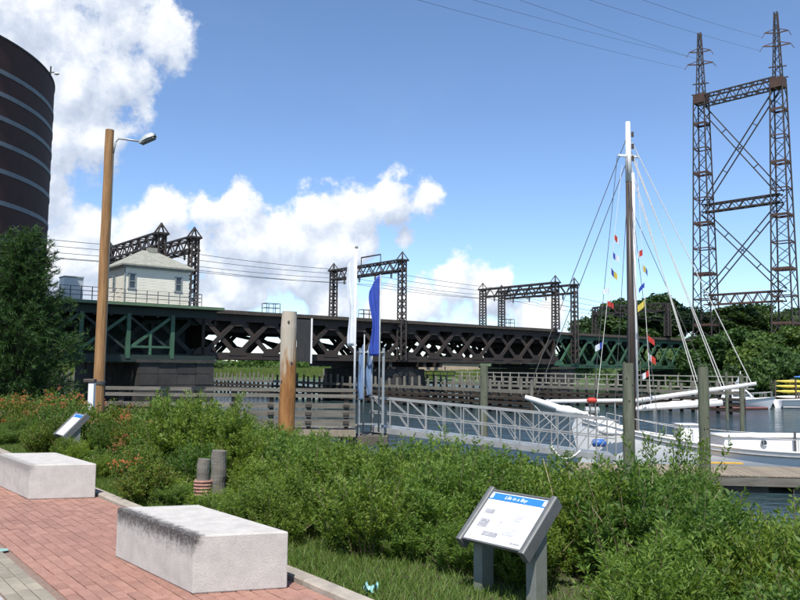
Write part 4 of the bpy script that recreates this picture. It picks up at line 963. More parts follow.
# ------------------------------------------------------------------ pine at left
def pine():
    base = PY(14, 390, 27.0); gz = bank_z(base.x, base.y); top = PY(26, 236, 27.0)
    r = thing('pine_tree', 'dark green pine tree in front of the round building', 'tree', (base.x, base.y, gz)); rng = np.random.default_rng(8); rnd = random.Random(8)
    H = top.z - gz; tr = MB(); tr.tube([(0, 0, -.3), (.05, 0, H * .4), (.12, 0, H * .95)], [.17, .13, .03], 8)
    tips = []
    for k in range(17):
        f = 0.10 + 0.86 * k / 16; z = H * f; R = 2.05 * (1 - f) ** 0.62 + 0.25
        nb = 7 if f < .8 else 5
        for j in range(nb):
            a = 6.283 * (j + rnd.uniform(-.3, .3)) / nb + k * .7; L = R * rnd.uniform(.62, 1.12); rise = L * (.12 + .5 * f)
            p0 = V(.1 * f, 0, z); p1 = p0 + V(math.cos(a) * L * .6, math.sin(a) * L * .6, rise * .35); p2 = p0 + V(math.cos(a) * L, math.sin(a) * L, rise)
            tr.tube([p0, p1, p2], [.04 * (1 - f) + .012, .02, .008], 4, cap=False)
            for q in range(int(16 + 40 * L / 2.5)):
                g = rnd.uniform(.3, 1.02); c = p0.lerp(p1, g / .6) if g < .6 else p1.lerp(p2, (g - .6) / .4)
                sp = .22 * L / 2 + .07; off = V(rnd.gauss(0, sp), rnd.gauss(0, sp), rnd.gauss(0, .13) + .05); tips.append((c + off, (V(math.cos(a), math.sin(a), .5) + V(rnd.gauss(0, .5), rnd.gauss(0, .5), rnd.gauss(0, .4))).normalized()))
    tr.build('trunk', 'bark', r, local=True)
    arr = []
    for (c, d) in tips:
        for q in range(18):
            v = (d + V(*rng.normal(size=3)) * .62).normalized(); L = rnd.uniform(.12, .22); w = v.cross(V(*rng.normal(size=3))).normalized() * .013
            b = c + d * rnd.uniform(-.12, .12); arr.append([tuple(b - w), tuple(b + w), tuple(b + v * L)])
    quads_mesh('crown', np.array(arr), 'needle', r)
pine()

# ------------------------------------------------------------------ lamp pole, white post, pilings
def lamp():
    b = PY(97.5, 405, 22.0); tp = PY(109.8, 130, 22.0); gz = bank_z(b.x, b.y)
    t = thing('lamp_pole', 'tall wooden pole with a curved arm and street lamp', 'street lamp', (tp.x, tp.y, gz))
    x, y = tp.x, tp.y; H = tp.z - gz; rnd = random.Random(1)
    pts = [V(x + rnd.uniform(-.006, .006), y, gz - .4 + (H + .4) * k / 14) for k in range(15)]; pts[-1] = V(x, y, tp.z)
    MB().tube(pts, [.165 - .045 * k / 14 for k in range(15)], 14).build('pole', 'pole_wood', t, smooth=False)
    a = PY(115.5, 153, 22.0); c = [V(x + .13, y, a.z), V(x + .18, y, a.z + .3), V(x + .26, y, a.z + .42), V(x + .5, y - .02, a.z + .40), V(x + .92, y - .05, a.z + .33)]
    MB().tube(c, .03, 8).build('arm', 'galv', t, smooth=True)
    MB().tube([V(x + .14, y, gz), V(x + .135, y, a.z)], .018, 6).build('conduit', 'rail', t)
    e = V(x + 1.08, y - .06, a.z + .38); ld_ = V(1, -.1, .42).normalized(); up = V(-.42, 0, 1).normalized(); sd = ld_.cross(up).normalized(); up = sd.cross(ld_)
    def hd(u, w, z): return e + ld_ * u + sd * w + up * z
    prof = [(-.22, .05, .02), (-.12, .11, .10), (.05, .15, .16), (.22, .14, .15), (.30, .09, .09)]
    mb = MB(); n = 8; vs = []
    for (u, w, h) in prof:
        for k in range(n): q = math.pi * k / (n - 1); vs.append(hd(u, math.cos(q) * w, math.sin(q) * h - .02))
    mb.add(vs, [(i * n + k, i * n + k + 1, (i + 1) * n + k + 1, (i + 1) * n + k) for i in range(4) for k in range(n - 1)] + [tuple(range(n)), tuple(range(4 * n + n - 1, 4 * n - 1, -1))])
    hb = mb.build('lamp_head', 'lamp_shell', t, smooth=True)
    MB().box(hd(.04, 0, -.05), (.44, .22, .06), Matrix((ld_, sd, up)).transposed()).build('lens', 'lamp_lens', hb, bevel=.02)
    w = MB(); zz = PY(100, 384, 22).z
    for k in range(3): w.tube([V(x + .158 * math.cos(q / 16 * 6.283), y + .158 * math.sin(q / 16 * 6.283), zz + .035 * k) for q in range(17)], .017, 5, cap=False)
    w.build('rope_wrap', 'rope_dark', t)
lamp()
pw = PY(91.5, 400, 21.0); t = thing('white_post', 'short wood post, sunlight painted on it as white, with dark cap beside the lamp pole', 'post', (pw.x, pw.y, bank_z(pw.x, pw.y)))
zt2 = PY(91, 383, 21).z
MB().box((pw.x, pw.y, (zt2 + 1.6) / 2), (.15, .15, zt2 - 1.6)).build('shaft', 'white_paint', t, bevel=.01)  # wood post; the sunlight on it is put into the white colour
MB().box((pw.x - .06, pw.y, zt2 + .06), (.3, .2, .1)).build('cap', 'mast_dark', t, bevel=.02)

def piling(px, ytop, Y, rad, m, label, zb=-1.0, lean=0, cap=None, taper=1.05):
    p = PY(px, ytop, Y); t = thing('wood_piling', label, 'piling', (p.x, p.y, zb), 'wooden pilings'); rnd = random.Random(px)
    n = 12; H = p.z - zb; mb = MB(); pts = []; rs = []
    for k in range(n + 1):
        f = k / n; pts.append(V(p.x - lean * (1 - f) + rnd.uniform(-.008, .008), p.y, zb + H * f)); rs.append(rad * (taper - (taper - 1) * f) * rnd.uniform(.975, 1.025))
    rs[-1] *= .94; mb.tube(pts, rs, 16)
    o = mb.build('shaft', m, t, smooth=False)
    for k in range(3 if rad > .12 else 0):
        kn = MB()
        a = rnd.uniform(3.6, 5.8); z = zb + H * rnd.uniform(.45, .95); kn.sphere((p.x + math.cos(a) * rad * .97, p.y + math.sin(a) * rad * .97, z), (.03, .03, .045), 6, 4)
        kn.build('knot', 'mast_dark', t)
    return t
piling(289.5, 311.5, 19.0, .195, 'piling_brown', 'thick brown piling with bleached top in front of the bridge', 0.9, lean=.02)
piling(627.8, 363, 27.0, .195, 'piling_grey', 'greenish grey piling standing directly left of the mast foot', -1)
piling(703, 367, 26.0, .175, 'piling_grey', 'greenish piling in front of the white hull, right of mast', -1)
piling(484, 365, 34.0, .165, 'piling_grey', 'greenish piling beyond the middle of the gangway', -1)
piling(741, 374, 48.0, .13, 'piling_grey', 'thin pale piling in the water before the motorboat', -1)
piling(726, 372, 70.0, .13, 'piling_grey', 'distant thin piling left of the motorboat cabin', -1)
for px, yt, Y, rad, lb in ((204, 459, 9.8, .08, 'short weathered stump post wrapped with reddish rope in the shrubs'), (219, 450.5, 10.4, .10, 'short weathered stump post with flat grey top in the shrubs')):
    p = PY(px, yt, Y); gz = bank_z(p.x, p.y); t = piling(px, yt, Y, rad, 'board_grey', lb, gz - .2)
    if px == 204:
        w = MB(); z = PY(202, 481, Y).z
        for k in range(5): w.tube([V(p.x + (rad + .02) * math.cos(q / 14 * 6.283), p.y + (rad + .02) * math.sin(q / 14 * 6.283), z - .04 * k) for q in range(15)], .02, 5, cap=False)
        w.build('rope_wrap', mat('rope_reddish', (0.36, 0.20, 0.15), (0.24, 0.12, 0.09), 0.9, 20), t)

# ------------------------------------------------------------------ timber wharf at left
def wharf():
    Y = 26.0; x0, x1 = PY(105, 400, Y).x, PY(356, 400, Y).x
    r = thing('timber_wharf', 'weathered timber wharf with stacked board railing behind the shrubs', 'wharf', ((x0 + x1) / 2, Y, 0))
    Zy = lambda y: PY(250, y, Y).z; rnd = random.Random(9)
    for (ya, yb, m, dy) in ((387.5, 391, 'board_grey', 0), (393.5, 397, 'board_grey', 0), (402.5, 407.5, 'board_grey', 0), (409.5, 416.5, 'board_grey', 0), (418.5, 425.5, 'board_grey', 0)):
        za, zb = Zy(ya), Zy(yb); n = 4
        for i in range(n):
            a = x0 + (x1 - x0) * i / n + .01; b = x0 + (x1 - x0) * (i + 1) / n - .01
            MB().box(((a + b) / 2, Y + rnd.uniform(-.012, .012), (za + zb) / 2 + rnd.uniform(-.006, .006)), (b - a, .07, za - zb), Matrix.Rotation(rnd.uniform(-.002, .002), 3, 'Y')).build('board', m, r)
    zd = Zy(428.5)
    MB().box(((x0 + x1) / 2, Y - .04, zd - .12), (x1 - x0 + .02, .12, .22)).build('deck_fascia', 'deck_tan', r)
    xp = x1 - .32
    while xp > x0:
        MB().box((xp, Y + .11, (Zy(388) + zd - .3) / 2), (.14, .12, Zy(388) - zd + .3)).build('rail_post', 'board_dark', r)
        for y in (404.8, 413, 421.5): MB().box((xp, Y - .055, Zy(y)), (.20, .035, .09)).build('bolt_block', 'board_dark', r)
        xp -= 1.25
    n = 0; xx = x0
    while xx < x1 - .1:
        MB().box((xx + .07, Y + 1.35, zd - .04 + rnd.uniform(-.006, .006)), (.135, 2.4, .05)).build('deck_plank', 'board_grey', r); xx += .145
    for x in (x1 - .4, x1 - 3.0, x1 - 5.6, x1 - 8.2):
        for yy in (.3, 2.2): MB().tube([(x, Y + yy, -1.2), (x, Y + yy, zd - .25)], .17, 10).build('pile', 'fender_pale' if x > x1 - 1 else 'fender_wood', r)
wharf()

# ------------------------------------------------------------------ banners at the head of the gangway
def cloth(mb, p, w, h, fold, seed, lean=0.0):
    rnd = random.Random(seed); ph = rnd.uniform(0, 6)
    def fn(u, v):
        k = 1 - 0.35 * abs(v - .4); x = -w * u * k * (1 + .25 * math.sin(v * 7 + ph)) + lean * v
        return V(p.x + x, p.y + fold * math.sin(u * 9 + ph + v * 3) * (.3 + u), p.z - h * v - .15 * u * (1 - v) - .3 * u * u * (1 - v) * 1.5)
    return mb.grid(fn, 10, 26)
def banner(px, ytop, ybot, Y, w, ctop, cbot, m, label, cw):
    b = PY(px, ybot, Y); tp = PY(px, ytop, Y); zb = 2.2
    t = thing('banner_pole', label, 'banner', (tp.x, tp.y, zb), 'banner poles by the gangway')
    MB().tube([V(tp.x, tp.y, zb), V(tp.x, tp.y, tp.z)], [w, w * .75], 8).build('pole', 'white_paint' if m == 'white_cloth' else 'galv', t, smooth=True)
    MB().sphere((tp.x, tp.y, tp.z + .03), .06, 8, 6).build('finial', 'galv' if m == 'white_cloth' else 'steel_dark', t)
    zt, z2 = PY(px, ctop, Y).z, PY(px, cbot, Y).z
    o = MB(); cloth(o, V(tp.x - w * .6, tp.y, zt), cw, zt - z2, .05, px); ob = o.build('flag_cloth', m, t, smooth=True)
    sm = ob.modifiers.new('thickness', 'SOLIDIFY'); sm.thickness = .012
    return t
banner(356.5, 248, 430, 27.0, .045, 250, 346, 'white_cloth', 'furled white flag on a white pole at the gangway head', .26)
banner(380.5, 273, 430, 27.4, .032, 275, 356, 'blue', 'furled royal blue flag on a grey pole at the gangway head', .34)
banner(372.5, 331, 430, 27.8, .03, 338, 396, 'paleblue_cloth', 'pale blue cloth hanging on a short pole between the flags', .22)
banner(364.5, 333, 430, 27.5, .03, 344, 400, 'paleblue_cloth', 'pale blue cloth on the short pole next to the white flag', .20)
t = thing('mooring_frame', 'grey pipe crossbar joining the poles at the gangway head', 'frame', (PY(368, 430, 27.6).x, 27.6, 0))
for px in (359, 383):
    p = PY(px, 400, 27.6); MB().tube([V(p.x, 27.6, -1), V(p.x, 27.6, PY(px, 349, 27.6).z + .04)], .05, 8).build('post', 'galv', t)
for y in (352, 424): a, b = PY(357, y, 27.5), PY(384, y, 27.5); MB().bar(V(a.x, 27.52, a.z), V(b.x, 27.52, a.z), .05).build('crossbar', 'galv', t)
a = PY(370, 437, 28.2); MB().box((a.x, 28.3, 1.9), (1.3, 1.9, .3)).build('landing', 'fender_wood', t)
for dx in (-.5, .5): MB().tube([(a.x + dx, 27.7, -1.2), (a.x + dx, 27.7, 1.76)], .17, 8).build('pile', 'fender_wood', t)

# ------------------------------------------------------------------ aluminium gangway
def gangway():
    T0, T1 = PY(369, 397.5, 28.2), PY(613, 420.5, 27.2); B0, B1 = PY(369, 429, 28.2), PY(613, 459, 27.2)
    r = thing('gangway', 'long aluminium truss gangway sloping down to the floating dock', 'gangway', ((T0 + T1) / 2).to_tuple()[:2] + (1.2,))
    W = 1.15; n = 13
    for side in (0, 1):
        o = V(0.1, W * side, 0); top = lambda f: T0.lerp(T1, f) + o; bot = lambda f: B0.lerp(B1, f) + o
        mid = lambda f: top(f).lerp(bot(f), .48)
        MB().bar(top(-.012), top(1.01), .06, .055).build('handrail', 'aluminium', r)
        MB().bar(mid(-.012), mid(1.0), .045, .04).build('mid_rail', 'aluminium', r)
        MB().bar(bot(0), bot(1), .07, .20).build('stringer', 'aluminium', r)
        for k in range(n + 1):
            f = k / n; MB().bar(top(f), bot(f) + V(0, 0, .1), .038).build('upright', 'aluminium', r)
            if k < n:
                a, b = (top(f), mid(f + 1 / n)) if f < .62 else (mid(f), top(f + 1 / n)); MB().bar(a, b, .03).build('brace', 'aluminium', r)
                a, b = (mid(f + .5 / n), bot(f + 1 / n) + V(0, 0, .15)) if f < .62 else (bot(f) + V(0, 0, .15), mid(f + .5 / n)); MB().bar(a, b, .03).build('brace', 'aluminium', r)
    a, b = B0 + V(.1, W / 2, .1), B1 + V(.1, W / 2, .1); MB().bar(a, b, W - .1, .05).build('tread', 'galv', r)
    p, q = PY(551, 446, 27.1), PY(580, 450, 27.1); P = [p.lerp(q, k / 12) - V(0, .08, .42 * 4 * (k / 12) * (1 - k / 12) * (1 - .3 * k / 12)) for k in range(13)]
    o = MB(); o.tube(P, .035, 7); o.build('hanging_hose', 'rope_white', r, smooth=True)
gangway()

# ------------------------------------------------------------------ floating dock
def dock():
    ang = -0.10; ex = V(math.cos(ang), math.sin(ang), 0); ey = V(-ex.y, ex.x, 0); o = V(6.6, 29.6, 0)
    r = thing('floating_dock', 'floating wooden dock with tan planks beside the sailboat', 'dock', (13, 30.3, 0))
    R = Matrix((ex, ey, V(0, 0, 1))).transposed(); L, W, zt = 17.5, 2.9, 0.62; rnd = random.Random(3)
    xx = 0.0; pk = MB().box((0, 0, 0), (.14, W, .045)).build('deck_plank', 'deck_tan', r, local=True); k = 0
    while xx < L:
        q = pk if k == 0 else part_copy(pk, r, (0, 0, 0)); k += 1
        q.location = o + ex * (xx + .07) + ey * (W / 2) + V(0, 0, zt - .02 + rnd.uniform(-.005, .005)) - r.location; q.rotation_euler = (0, 0, ang); xx += .15
    MB().box(o + ex * L / 2 + ey * (-.04) + V(0, 0, .40), (L, .08, .30), R).build('fascia', 'board_grey', r)
    MB().box(o + ex * L / 2 + ey * (W + .04) + V(0, 0, .40), (L, .08, .30), R).build('fascia', 'board_grey', r)
    for kx in range(7): MB().box(o + ex * (1.2 + kx * 2.5) + ey * (W / 2) + V(0, 0, .1), (1.6, W - .2, .6), R).build('float', 'board_dark', r)
    p = PZ(721, 463, .66); MB().box((p.x + .1, p.y, .66), (1.5, .35, .05), R).build('yellow_edge', 'yellow_edge', r)
    return o, ex, ey
dock()
p = PY(599, 443, 30.5); t = thing('blue_fender', 'blue plastic boat fender hanging by the gangway end', 'fender', (p.x, p.y, p.z - .2))
MB().tube([p + V(-.28, 0, 0), p + V(-.22, 0, 0), p + V(.22, 0, 0), p + V(.28, 0, 0)], [.05, .15, .15, .05], 12).build('body', 'blue_plastic', t, smooth=True)
MB().tube([p + V(0, 0, .14), p + V(0, .3, 1.3)], .012, 5).build('lanyard', 'rope_white', t)

# ------------------------------------------------------------------ sailboat
def sailboat():
    Y = 34.6; bx, sx = 7.5, 22.0; root = thing('sailboat', 'white wooden sailboat with tall mast, bow to the left', 'boat', (13, Y, 0))
    SC = Y / FPX
    L = sx - bx; ns, nw = 30, 9
    def sheer(f): return 0.86 + 1.55 * (1 - f) ** 2.6 + .25 * f ** 3
    def half(f): return 1.85 * (1 - (1 - min(1, f / .5)) ** 2.1) ** .72 * (1 - .35 * max(0, (f - .6) / .4) ** 2)
    mb = MB(); vs = []
    for i in range(ns + 1):
        f = i / ns; x = bx + L * f; h = max(.02, half(f)); zs = sheer(f)
        for k in range(2 * nw + 1):
            g = abs(k - nw) / nw; y = h * math.copysign(1, k - nw) * (g ** .32 if k != nw else 0); z = -.5 + (zs + .5) * g ** 1.25
            vs.append(V(x - (1 - f) * 0.75 * (1 - g) * -1.0 * max(0, 1 - f * 3), Y + y, z))
    n = 2 * nw + 1
    mb.add(vs, [(i * n + k, i * n + k + 1, (i + 1) * n + k + 1, (i + 1) * n + k) for i in range(ns) for k in range(n - 1)] + [tuple(ns * n + k for k in range(n))])
    mb.build('hull', 'hull_white', root, smooth=True)
    dk = MB(); dk.add([V(bx + L * i / ns, Y + sg * max(.01, half(i / ns) - .03), sheer(i / ns) - .12) for i in range(ns + 1) for sg in (-1, 1)], [(2 * i, 2 * i + 2, 2 * i + 3, 2 * i + 1) for i in range(ns)])
    dk.build('deck', 'deck_tan', root)
    for sg in (-1, 1):
        for dz, w, m in ((.03, .05, 'white_paint'), (-.16, .045, 'rubrail')):
            rr = MB(); rr.tube([V(bx + L * i / ns, Y + sg * (half(i / ns) + .012 - (.03 if dz < 0 else 0)), sheer(i / ns) + dz) for i in range(1, ns + 1)], w, 6); rr.build('rub_rail', m, root, smooth=True)
        for i in range(4, ns, 3):
            st = V(bx + L * i / ns, Y + sg * (half(i / ns) - .08), sheer(i / ns)); MB().tube([st, st + V(0, 0, .55)], .018, 5).build('stanchion', 'galv', root)
        ll = MB(); ll.tube([V(bx + L * i / ns, Y + sg * (half(i / ns) - .08), sheer(i / ns) + .54) for i in range(4, ns - 2, 3)], .012, 4); ll.build('lifeline', 'rope_white', root)
    # bowsprit
    t0 = PY(525, 397, Y); t1 = V(bx + 1.9, Y, sheer(.12) + .02); MB().tube([t0, t0.lerp(t1, .1), t0.lerp(t1, .6), t1], [.10, .13, .17, .18], 10).build('bowsprit', 'white_paint', root, smooth=True)
    bob = MB(); bob.tube([t0 + V(.1, 0, -.05), V(bx + .35, Y, .9)], .02, 5); bob.build('bobstay', 'rope_white', root)
    # furled headsails on the foredeck
    def bundle(p, q, rad, nm, seed, sag=.0):
        rnd = random.Random(seed); P = [Vector(p).lerp(Vector(q), k / 14) + V(0, rnd.uniform(-.025, .025), rnd.uniform(-.02, .02) - sag * math.sin(math.pi * k / 14)) for k in range(15)]
        MB().tube(P, [rad * (.45 + .55 * math.sin(math.pi * min(1, (k + 1.2) / 12))) * rnd.uniform(.93, 1.07) for k in range(15)], 10).build(nm, 'canvas_white', root, smooth=True)
    bundle(PY(556, 409, Y - .2), PY(588, 414, Y - .2), .22, 'furled_sail', 3); bundle(PY(596, 419, Y - .3), PY(624, 428, Y - .3), .25, 'furled_sail', 4, .05)
    bundle(PY(598, 430, Y - 1.3), PY(624, 434, Y - 1.3), .18, 'furled_sail', 5)
    MB().tube([PY(546, 401.5, Y + 1), PY(624, 400.5, Y + 1)], .085, 8).build('spare_spar', 'white_paint', root)
    for px in (556, 615): q = PY(px, 401, Y + 1); MB().tube([q, V(q.x, q.y, 1.2)], .03, 6).build('spar_crutch', 'galv', root)
    wl = PY(592, 410, Y); 
    for dx in (-.12, .12): MB().box(wl + V(dx, 0, -.02), (.06, .3, .62)).build('windlass', 'rope_dark', root)
    MB().tube([wl + V(-.3, 0, .0), wl + V(.3, 0, .0)], .15, 10).build('windlass', 'galv', root)
    MB().sphere(wl + V(0, 0, .42), (.24, .22, .13)).build('windlass_cover', 'red', root, smooth=True)
    # mast
    mx = PY(632, 400, Y).x; fb = (mx - bx) / L; zd = sheer(fb) - .1
    zj, ztop, zc = PY(632, 182, Y).z, PY(632, 122, Y).z, PY(632, 156, Y).z
    MB().tube([V(mx, Y, zd), V(mx, Y, zj)], [.17, .14], 12).build('lower_mast', 'mast_dark', root, smooth=True)
    MB().tube([V(mx, Y, zj + .001), V(mx, Y, zc), V(mx, Y, ztop)], [.15, .14, .10], 12).build('topmast', 'white_paint', root, smooth=True)
    MB().tube([V(mx + .23, Y - .05, zd + .1), V(mx + .19, Y - .05, zj + .4)], .06, 8).build('halyard_spar', 'white_paint', root, smooth=True)
    MB().bar(V(mx - .5, Y - .12, zc), V(mx + .5, Y + .12, zc), .09, .09).build('crosstree', 'white_paint', root)
    for k in range(3): MB().tube([V(mx + .17, Y - .1, ztop - .5 - .55 * k), V(mx + .17, Y - .1, ztop - .72 - .55 * k)], .06, 6).build('block', 'mast_dark', root)
    # boom and gaff with furled mainsail
    bo0, bo1 = PY(634, 409, Y), PY(722, 402.5, Y - .3); MB().tube([bo0, bo1], [.11, .13], 10).build('boom', 'white_paint', root, smooth=True)
    bundle(bo0 + V(.3, 0, .12), bo1 + V(-.2, 0, .12), .105, 'furled_mainsail', 7)
    g0, g1 = PY(634, 401, Y), PY(756, 383.5, Y - .4); MB().tube([g0, g1], [.11, .08], 10).build('gaff', 'white_paint', root, smooth=True)
    # cabin trunk, companionway, portholes
    def cabin(pxa, pxb, ya, yb, d, nm):
        a, b = PY(pxa, ya, Y - .9), PY(pxb, yb, Y - .9); w = b.x - a.x
        MB().prism([V(a.x, Y - d, b.z), V(b.x, Y - d, b.z), V(b.x - .02, Y - d + .05, a.z), V(a.x + .12, Y - d + .05, a.z)], (0, 2 * d - .1, 0)).build(nm, 'hull_white', root, bevel=.04)
        MB().box(((a.x + b.x) / 2 + .03, Y - .02, a.z + .025), (w + .06, 2 * d + .02, .05)).build('cabin_top', 'white_paint', root, bevel=.02)
    cabin(683, 704, 426, 452, .55, 'companionway'); cabin(722, 838, 437, 458, 1.0, 'cabin_trunk')
    for px in (711, 764, 815):
        q = PY(px, 443 if px != 711 else 449, Y - 1.05); k = MB(); k.tube([V(q.x, Y - 1.04, q.z), V(q.x, Y - .9, q.z)], .11, 14)
        if px != 711: ph = k.build('porthole', 'glass', root); MB().tube([V(q.x + .125 * math.cos(a / 16 * 6.283), Y - 1.045, q.z + .125 * math.sin(a / 16 * 6.283)) for a in range(17)], .02, 5, cap=False).build('ring', 'galv', ph)
    q = PY(795, 440, Y - 1.2); MB().tube([V(q.x, q.y, .8), V(q.x, q.y, q.z + .35)], .05, 6).build('winch_post', 'rope_dark', root)
    # rigging
    def line(p, q, rad, m, nm='stay'): MB().tube([p, q], rad, 5).build(nm, m, root)
    tip = t0
    line(V(mx - .05, Y, PY(0, 138, Y).z if 0 else ztop - .7), tip + V(.08, 0, .1), .018, 'rope_dark', 'forestay')
    line(V(mx - .05, Y, zc - .2), tip + V(.55, 0, .1), .018, 'rope_dark', 'forestay')
    for sg in (-1, 1):
        for k, dx in enumerate((-.5, .1, .7)):
            fx = (mx + dx - bx) / L; ch = V(mx + dx, Y + sg * half(fx), sheer(fx)); top = V(mx, Y, zj + .3) if k != 1 else V(mx + .45 * sg * .2, Y + sg * .1, zc)
            line(ch + V(0, 0, .0), top, .014, 'rope_dark', 'shroud')
    line(V(mx - .5, Y, zc), V(bx + 1.1, Y + .5, sheer(.07)), .014, 'rope_dark')
    for (px, py, zz) in ((698, 392, zc - .4), (701, 391.5, zc - .8), (722, 388.5, zc + .3), (725, 388, zc + .1), (752, 384.5, ztop - .8)):
        line(V(mx + .1, Y, zz), PY(px, py, Y - .25), .022, 'rope_white', 'lazy_jack')
    line(V(mx + .1, Y, zj - 1.2), PY(718, 402, Y - .3), .014, 'rope_dark', 'topping_lift')
    return mx, Y, zc, ztop, zj
mx, SY, zc, ztop, zj = sailboat()
def flag_string(px0, py0, px1, py1, flags, label):
    a, b = PY(px0, py0, SY - .3), PY(px1, py1, SY - 1.2)
    t = thing('signal_flag_line', label, 'flags', (b.x, b.y, b.z), 'signal flag lines'); MB().tube([a, b], .012, 5).build('cord', 'rope_white', t)
    rnd = random.Random(px1)
    for (y, m, m2) in flags:
        f = (y - py0) / (py1 - py0); c = a.lerp(b, f); w, h = rnd.uniform(.20, .33), rnd.uniform(.22, .30); sg = rnd.choice((-1, 1)); dr = rnd.uniform(.1, .35); ph = rnd.uniform(0, 6)
        def fn(u, v, w=w, h=h, sg=sg, dr=dr, ph=ph, c=c, u0=0, u1=1):
            uu = u0 + (u1 - u0) * u; return c + V(sg * w * uu, .06 * math.sin(uu * 6 + ph), -h * v - dr * uu + .03 * math.sin(v * 5 + ph))
        if m2:
            o = MB().grid(lambda u, v: fn(u * .5, v), 4, 4).build('flag', m, t); MB().grid(lambda u, v: fn(.5 + u * .5, v), 4, 4).build('flag_half', m2, o)
        else: o = MB().grid(fn, 6, 5).build('flag', m, t)
flag_string(622, 165, 597, 398, [(236, 'red', 'white_cloth'), (254, 'blue', 'white_cloth'), (270, 'blue', 'yellow'), (290, 'white_cloth', None), (304, 'red', None), (344, 'blue', 'white_cloth')], 'line of small signal flags left of the mast')
flag_string(637, 160, 651, 405, [(252, 'red', 'white_cloth'), (268, 'yellow', 'blue'), (285, 'blue', None), (303, 'yellow', None), (336, 'red', 'red'), (354, 'white_cloth', 'red'), (372, 'red', 'white_cloth')], 'line of small signal flags right of the mast')

# ------------------------------------------------------------------ boats and kayaks across the water
def motorboat(pxb, pxs, yk, Y, label, cabin, m2):
    a, b = PY(pxs, yk, Y), PY(pxb, yk, Y); L = abs(b.x - a.x); sg = 1 if b.x > a.x else -1; x0 = a.x
    t = thing('motorboat', label, 'boat', ((a.x + b.x) / 2, Y, 0), 'boats at the far right'); ns, nw = 20, 6; n = 2 * nw + 1
    sheer = lambda f: .95 + .45 * f ** 2; half = lambda f: 1.25 * (1 - max(0, (f - .45) / .55) ** 2.2) + .02
    vs = []
    for i in range(ns + 1):
        f = i / ns
        for k in range(n):
            g = abs(k - nw) / nw; y = half(f) * math.copysign(1, k - nw) * (g ** .5 if k != nw else 0); vs.append(V(x0 + sg * (L * f - (1 - g) * .9 * f ** 4), Y + y, -.3 + (sheer(f) + .3) * g ** 1.1))
    mb = MB(); mb.add(vs, [(i * n + k, i * n + k + 1, (i + 1) * n + k + 1, (i + 1) * n + k) for i in range(ns) for k in range(n - 1)] + [tuple(range(n))]); mb.build('hull', 'hull_white', t, smooth=True)
    dk = MB(); dk.add([V(x0 + sg * L * i / ns, Y + s2 * (half(i / ns) - .03), sheer(i / ns) - .05) for i in range(ns + 1) for s2 in (-1, 1)], [(2 * i, 2 * i + 2, 2 * i + 3, 2 * i + 1) for i in range(ns)]); dk.build('deck', 'hull_white', t)
    bt = MB(); bt.tube([V(x0 + sg * L * f, Y - half(f) * .93, .12) for f in (0, .2, .4, .6, .75, .86)], .13, 5); bt.build('boot_stripe', m2, t)
    rl = MB(); rl.tube([V(x0 + sg * L * i / ns, Y - half(i / ns) - .01, sheer(i / ns)) for i in range(ns + 1)], .05, 5); rl.build('rub_rail', 'rubrail', t)
    if cabin:
        c = x0 + sg * L * .52
        MB().prism([V(c - sg * 1.9, Y - .85, .95), V(c + sg * 1.7, Y - .85, 1.0), V(c + sg * .5, Y - .8, 2.2), V(c - sg * 1.4, Y - .8, 2.15)], (0, 1.65, 0)).build('cabin', 'hull_white', t, bevel=.05)
        MB().prism([V(c - sg * 1.1, Y - .87, 1.45), V(c + sg * .95, Y - .87, 1.45), V(c + sg * .45, Y - .83, 2.02), V(c - sg * 1.0, Y - .83, 2.02)], (0, -.015, 0)).build('window', 'glass', t)
        MB().tube([V(c + sg * .2, Y, 2.2), V(c + sg * .2, Y, 4.3)], .06, 6).build('mast', 'white_paint', t)
        fl = MB(); cloth(fl, V(c + sg * .2, Y, 3.9), .55, 1.2, .1, 5); fl.build('hanging_burgee', 'white_cloth', t)
    for i in range(9, ns, 2):
        for s2 in (-1, 1): q = V(x0 + sg * L * i / ns, Y + s2 * (half(i / ns) - .1), sheer(i / ns)); MB().tube([q, q + V(0, 0, .6)], .025, 4).build('bow_rail_post', 'galv', t)
    for s2 in (-1, 1): br = MB(); br.tube([V(x0 + sg * L * i / ns, Y + s2 * (half(i / ns) - .1), sheer(i / ns) + .6) for i in range(9, ns, 2)], .025, 4); br.build('bow_rail', 'galv', t)
motorboat(776, 700, 408, 90, 'white cabin motorboat with red bottom stripe, moored across the water', True, 'red_bottom')
motorboat(845, 778, 406, 93, 'pale open boat at the right edge below the kayak rack', False, 'rubrail')
motorboat(712, 655, 398, 104, 'low white boat partly hidden behind the boom', False, 'rubrail')
fd = PY(735, 398, 97); fdk = thing('far_dock', 'low wooden dock behind the motorboat', 'dock', (fd.x, 98, 0))
MB().box((fd.x + 6, 98, .5), (34, 2.2, .3)).build('deck', 'deck_tan', fdk)
for k in range(8): MB().tube([(fd.x - 9 + 4.2 * k, 96.8, -1), (fd.x - 9 + 4.2 * k, 96.8, 1.8)], .12, 6).build('pile', 'fender_wood', fdk)
rk = PY(783, 396, 99.5); rx = rk.x; rt_ = thing('kayak_rack', 'dark timber rack holding kayaks on the far dock', 'rack', (rx, 99.5, .65))
for dx in (-1.2, 1.4, 3.8):
    for dy in (-.5, .5): MB().box((rx + dx, 99.5 + dy, 1.95), (.16, .16, 2.6)).build('upright', 'board_dark', rt_)
    for z in (1.1, 1.75, 2.4, 3.05): MB().box((rx + dx, 99.5, z - .28), (.12, 1.2, .1)).build('arm', 'board_dark', rt_)
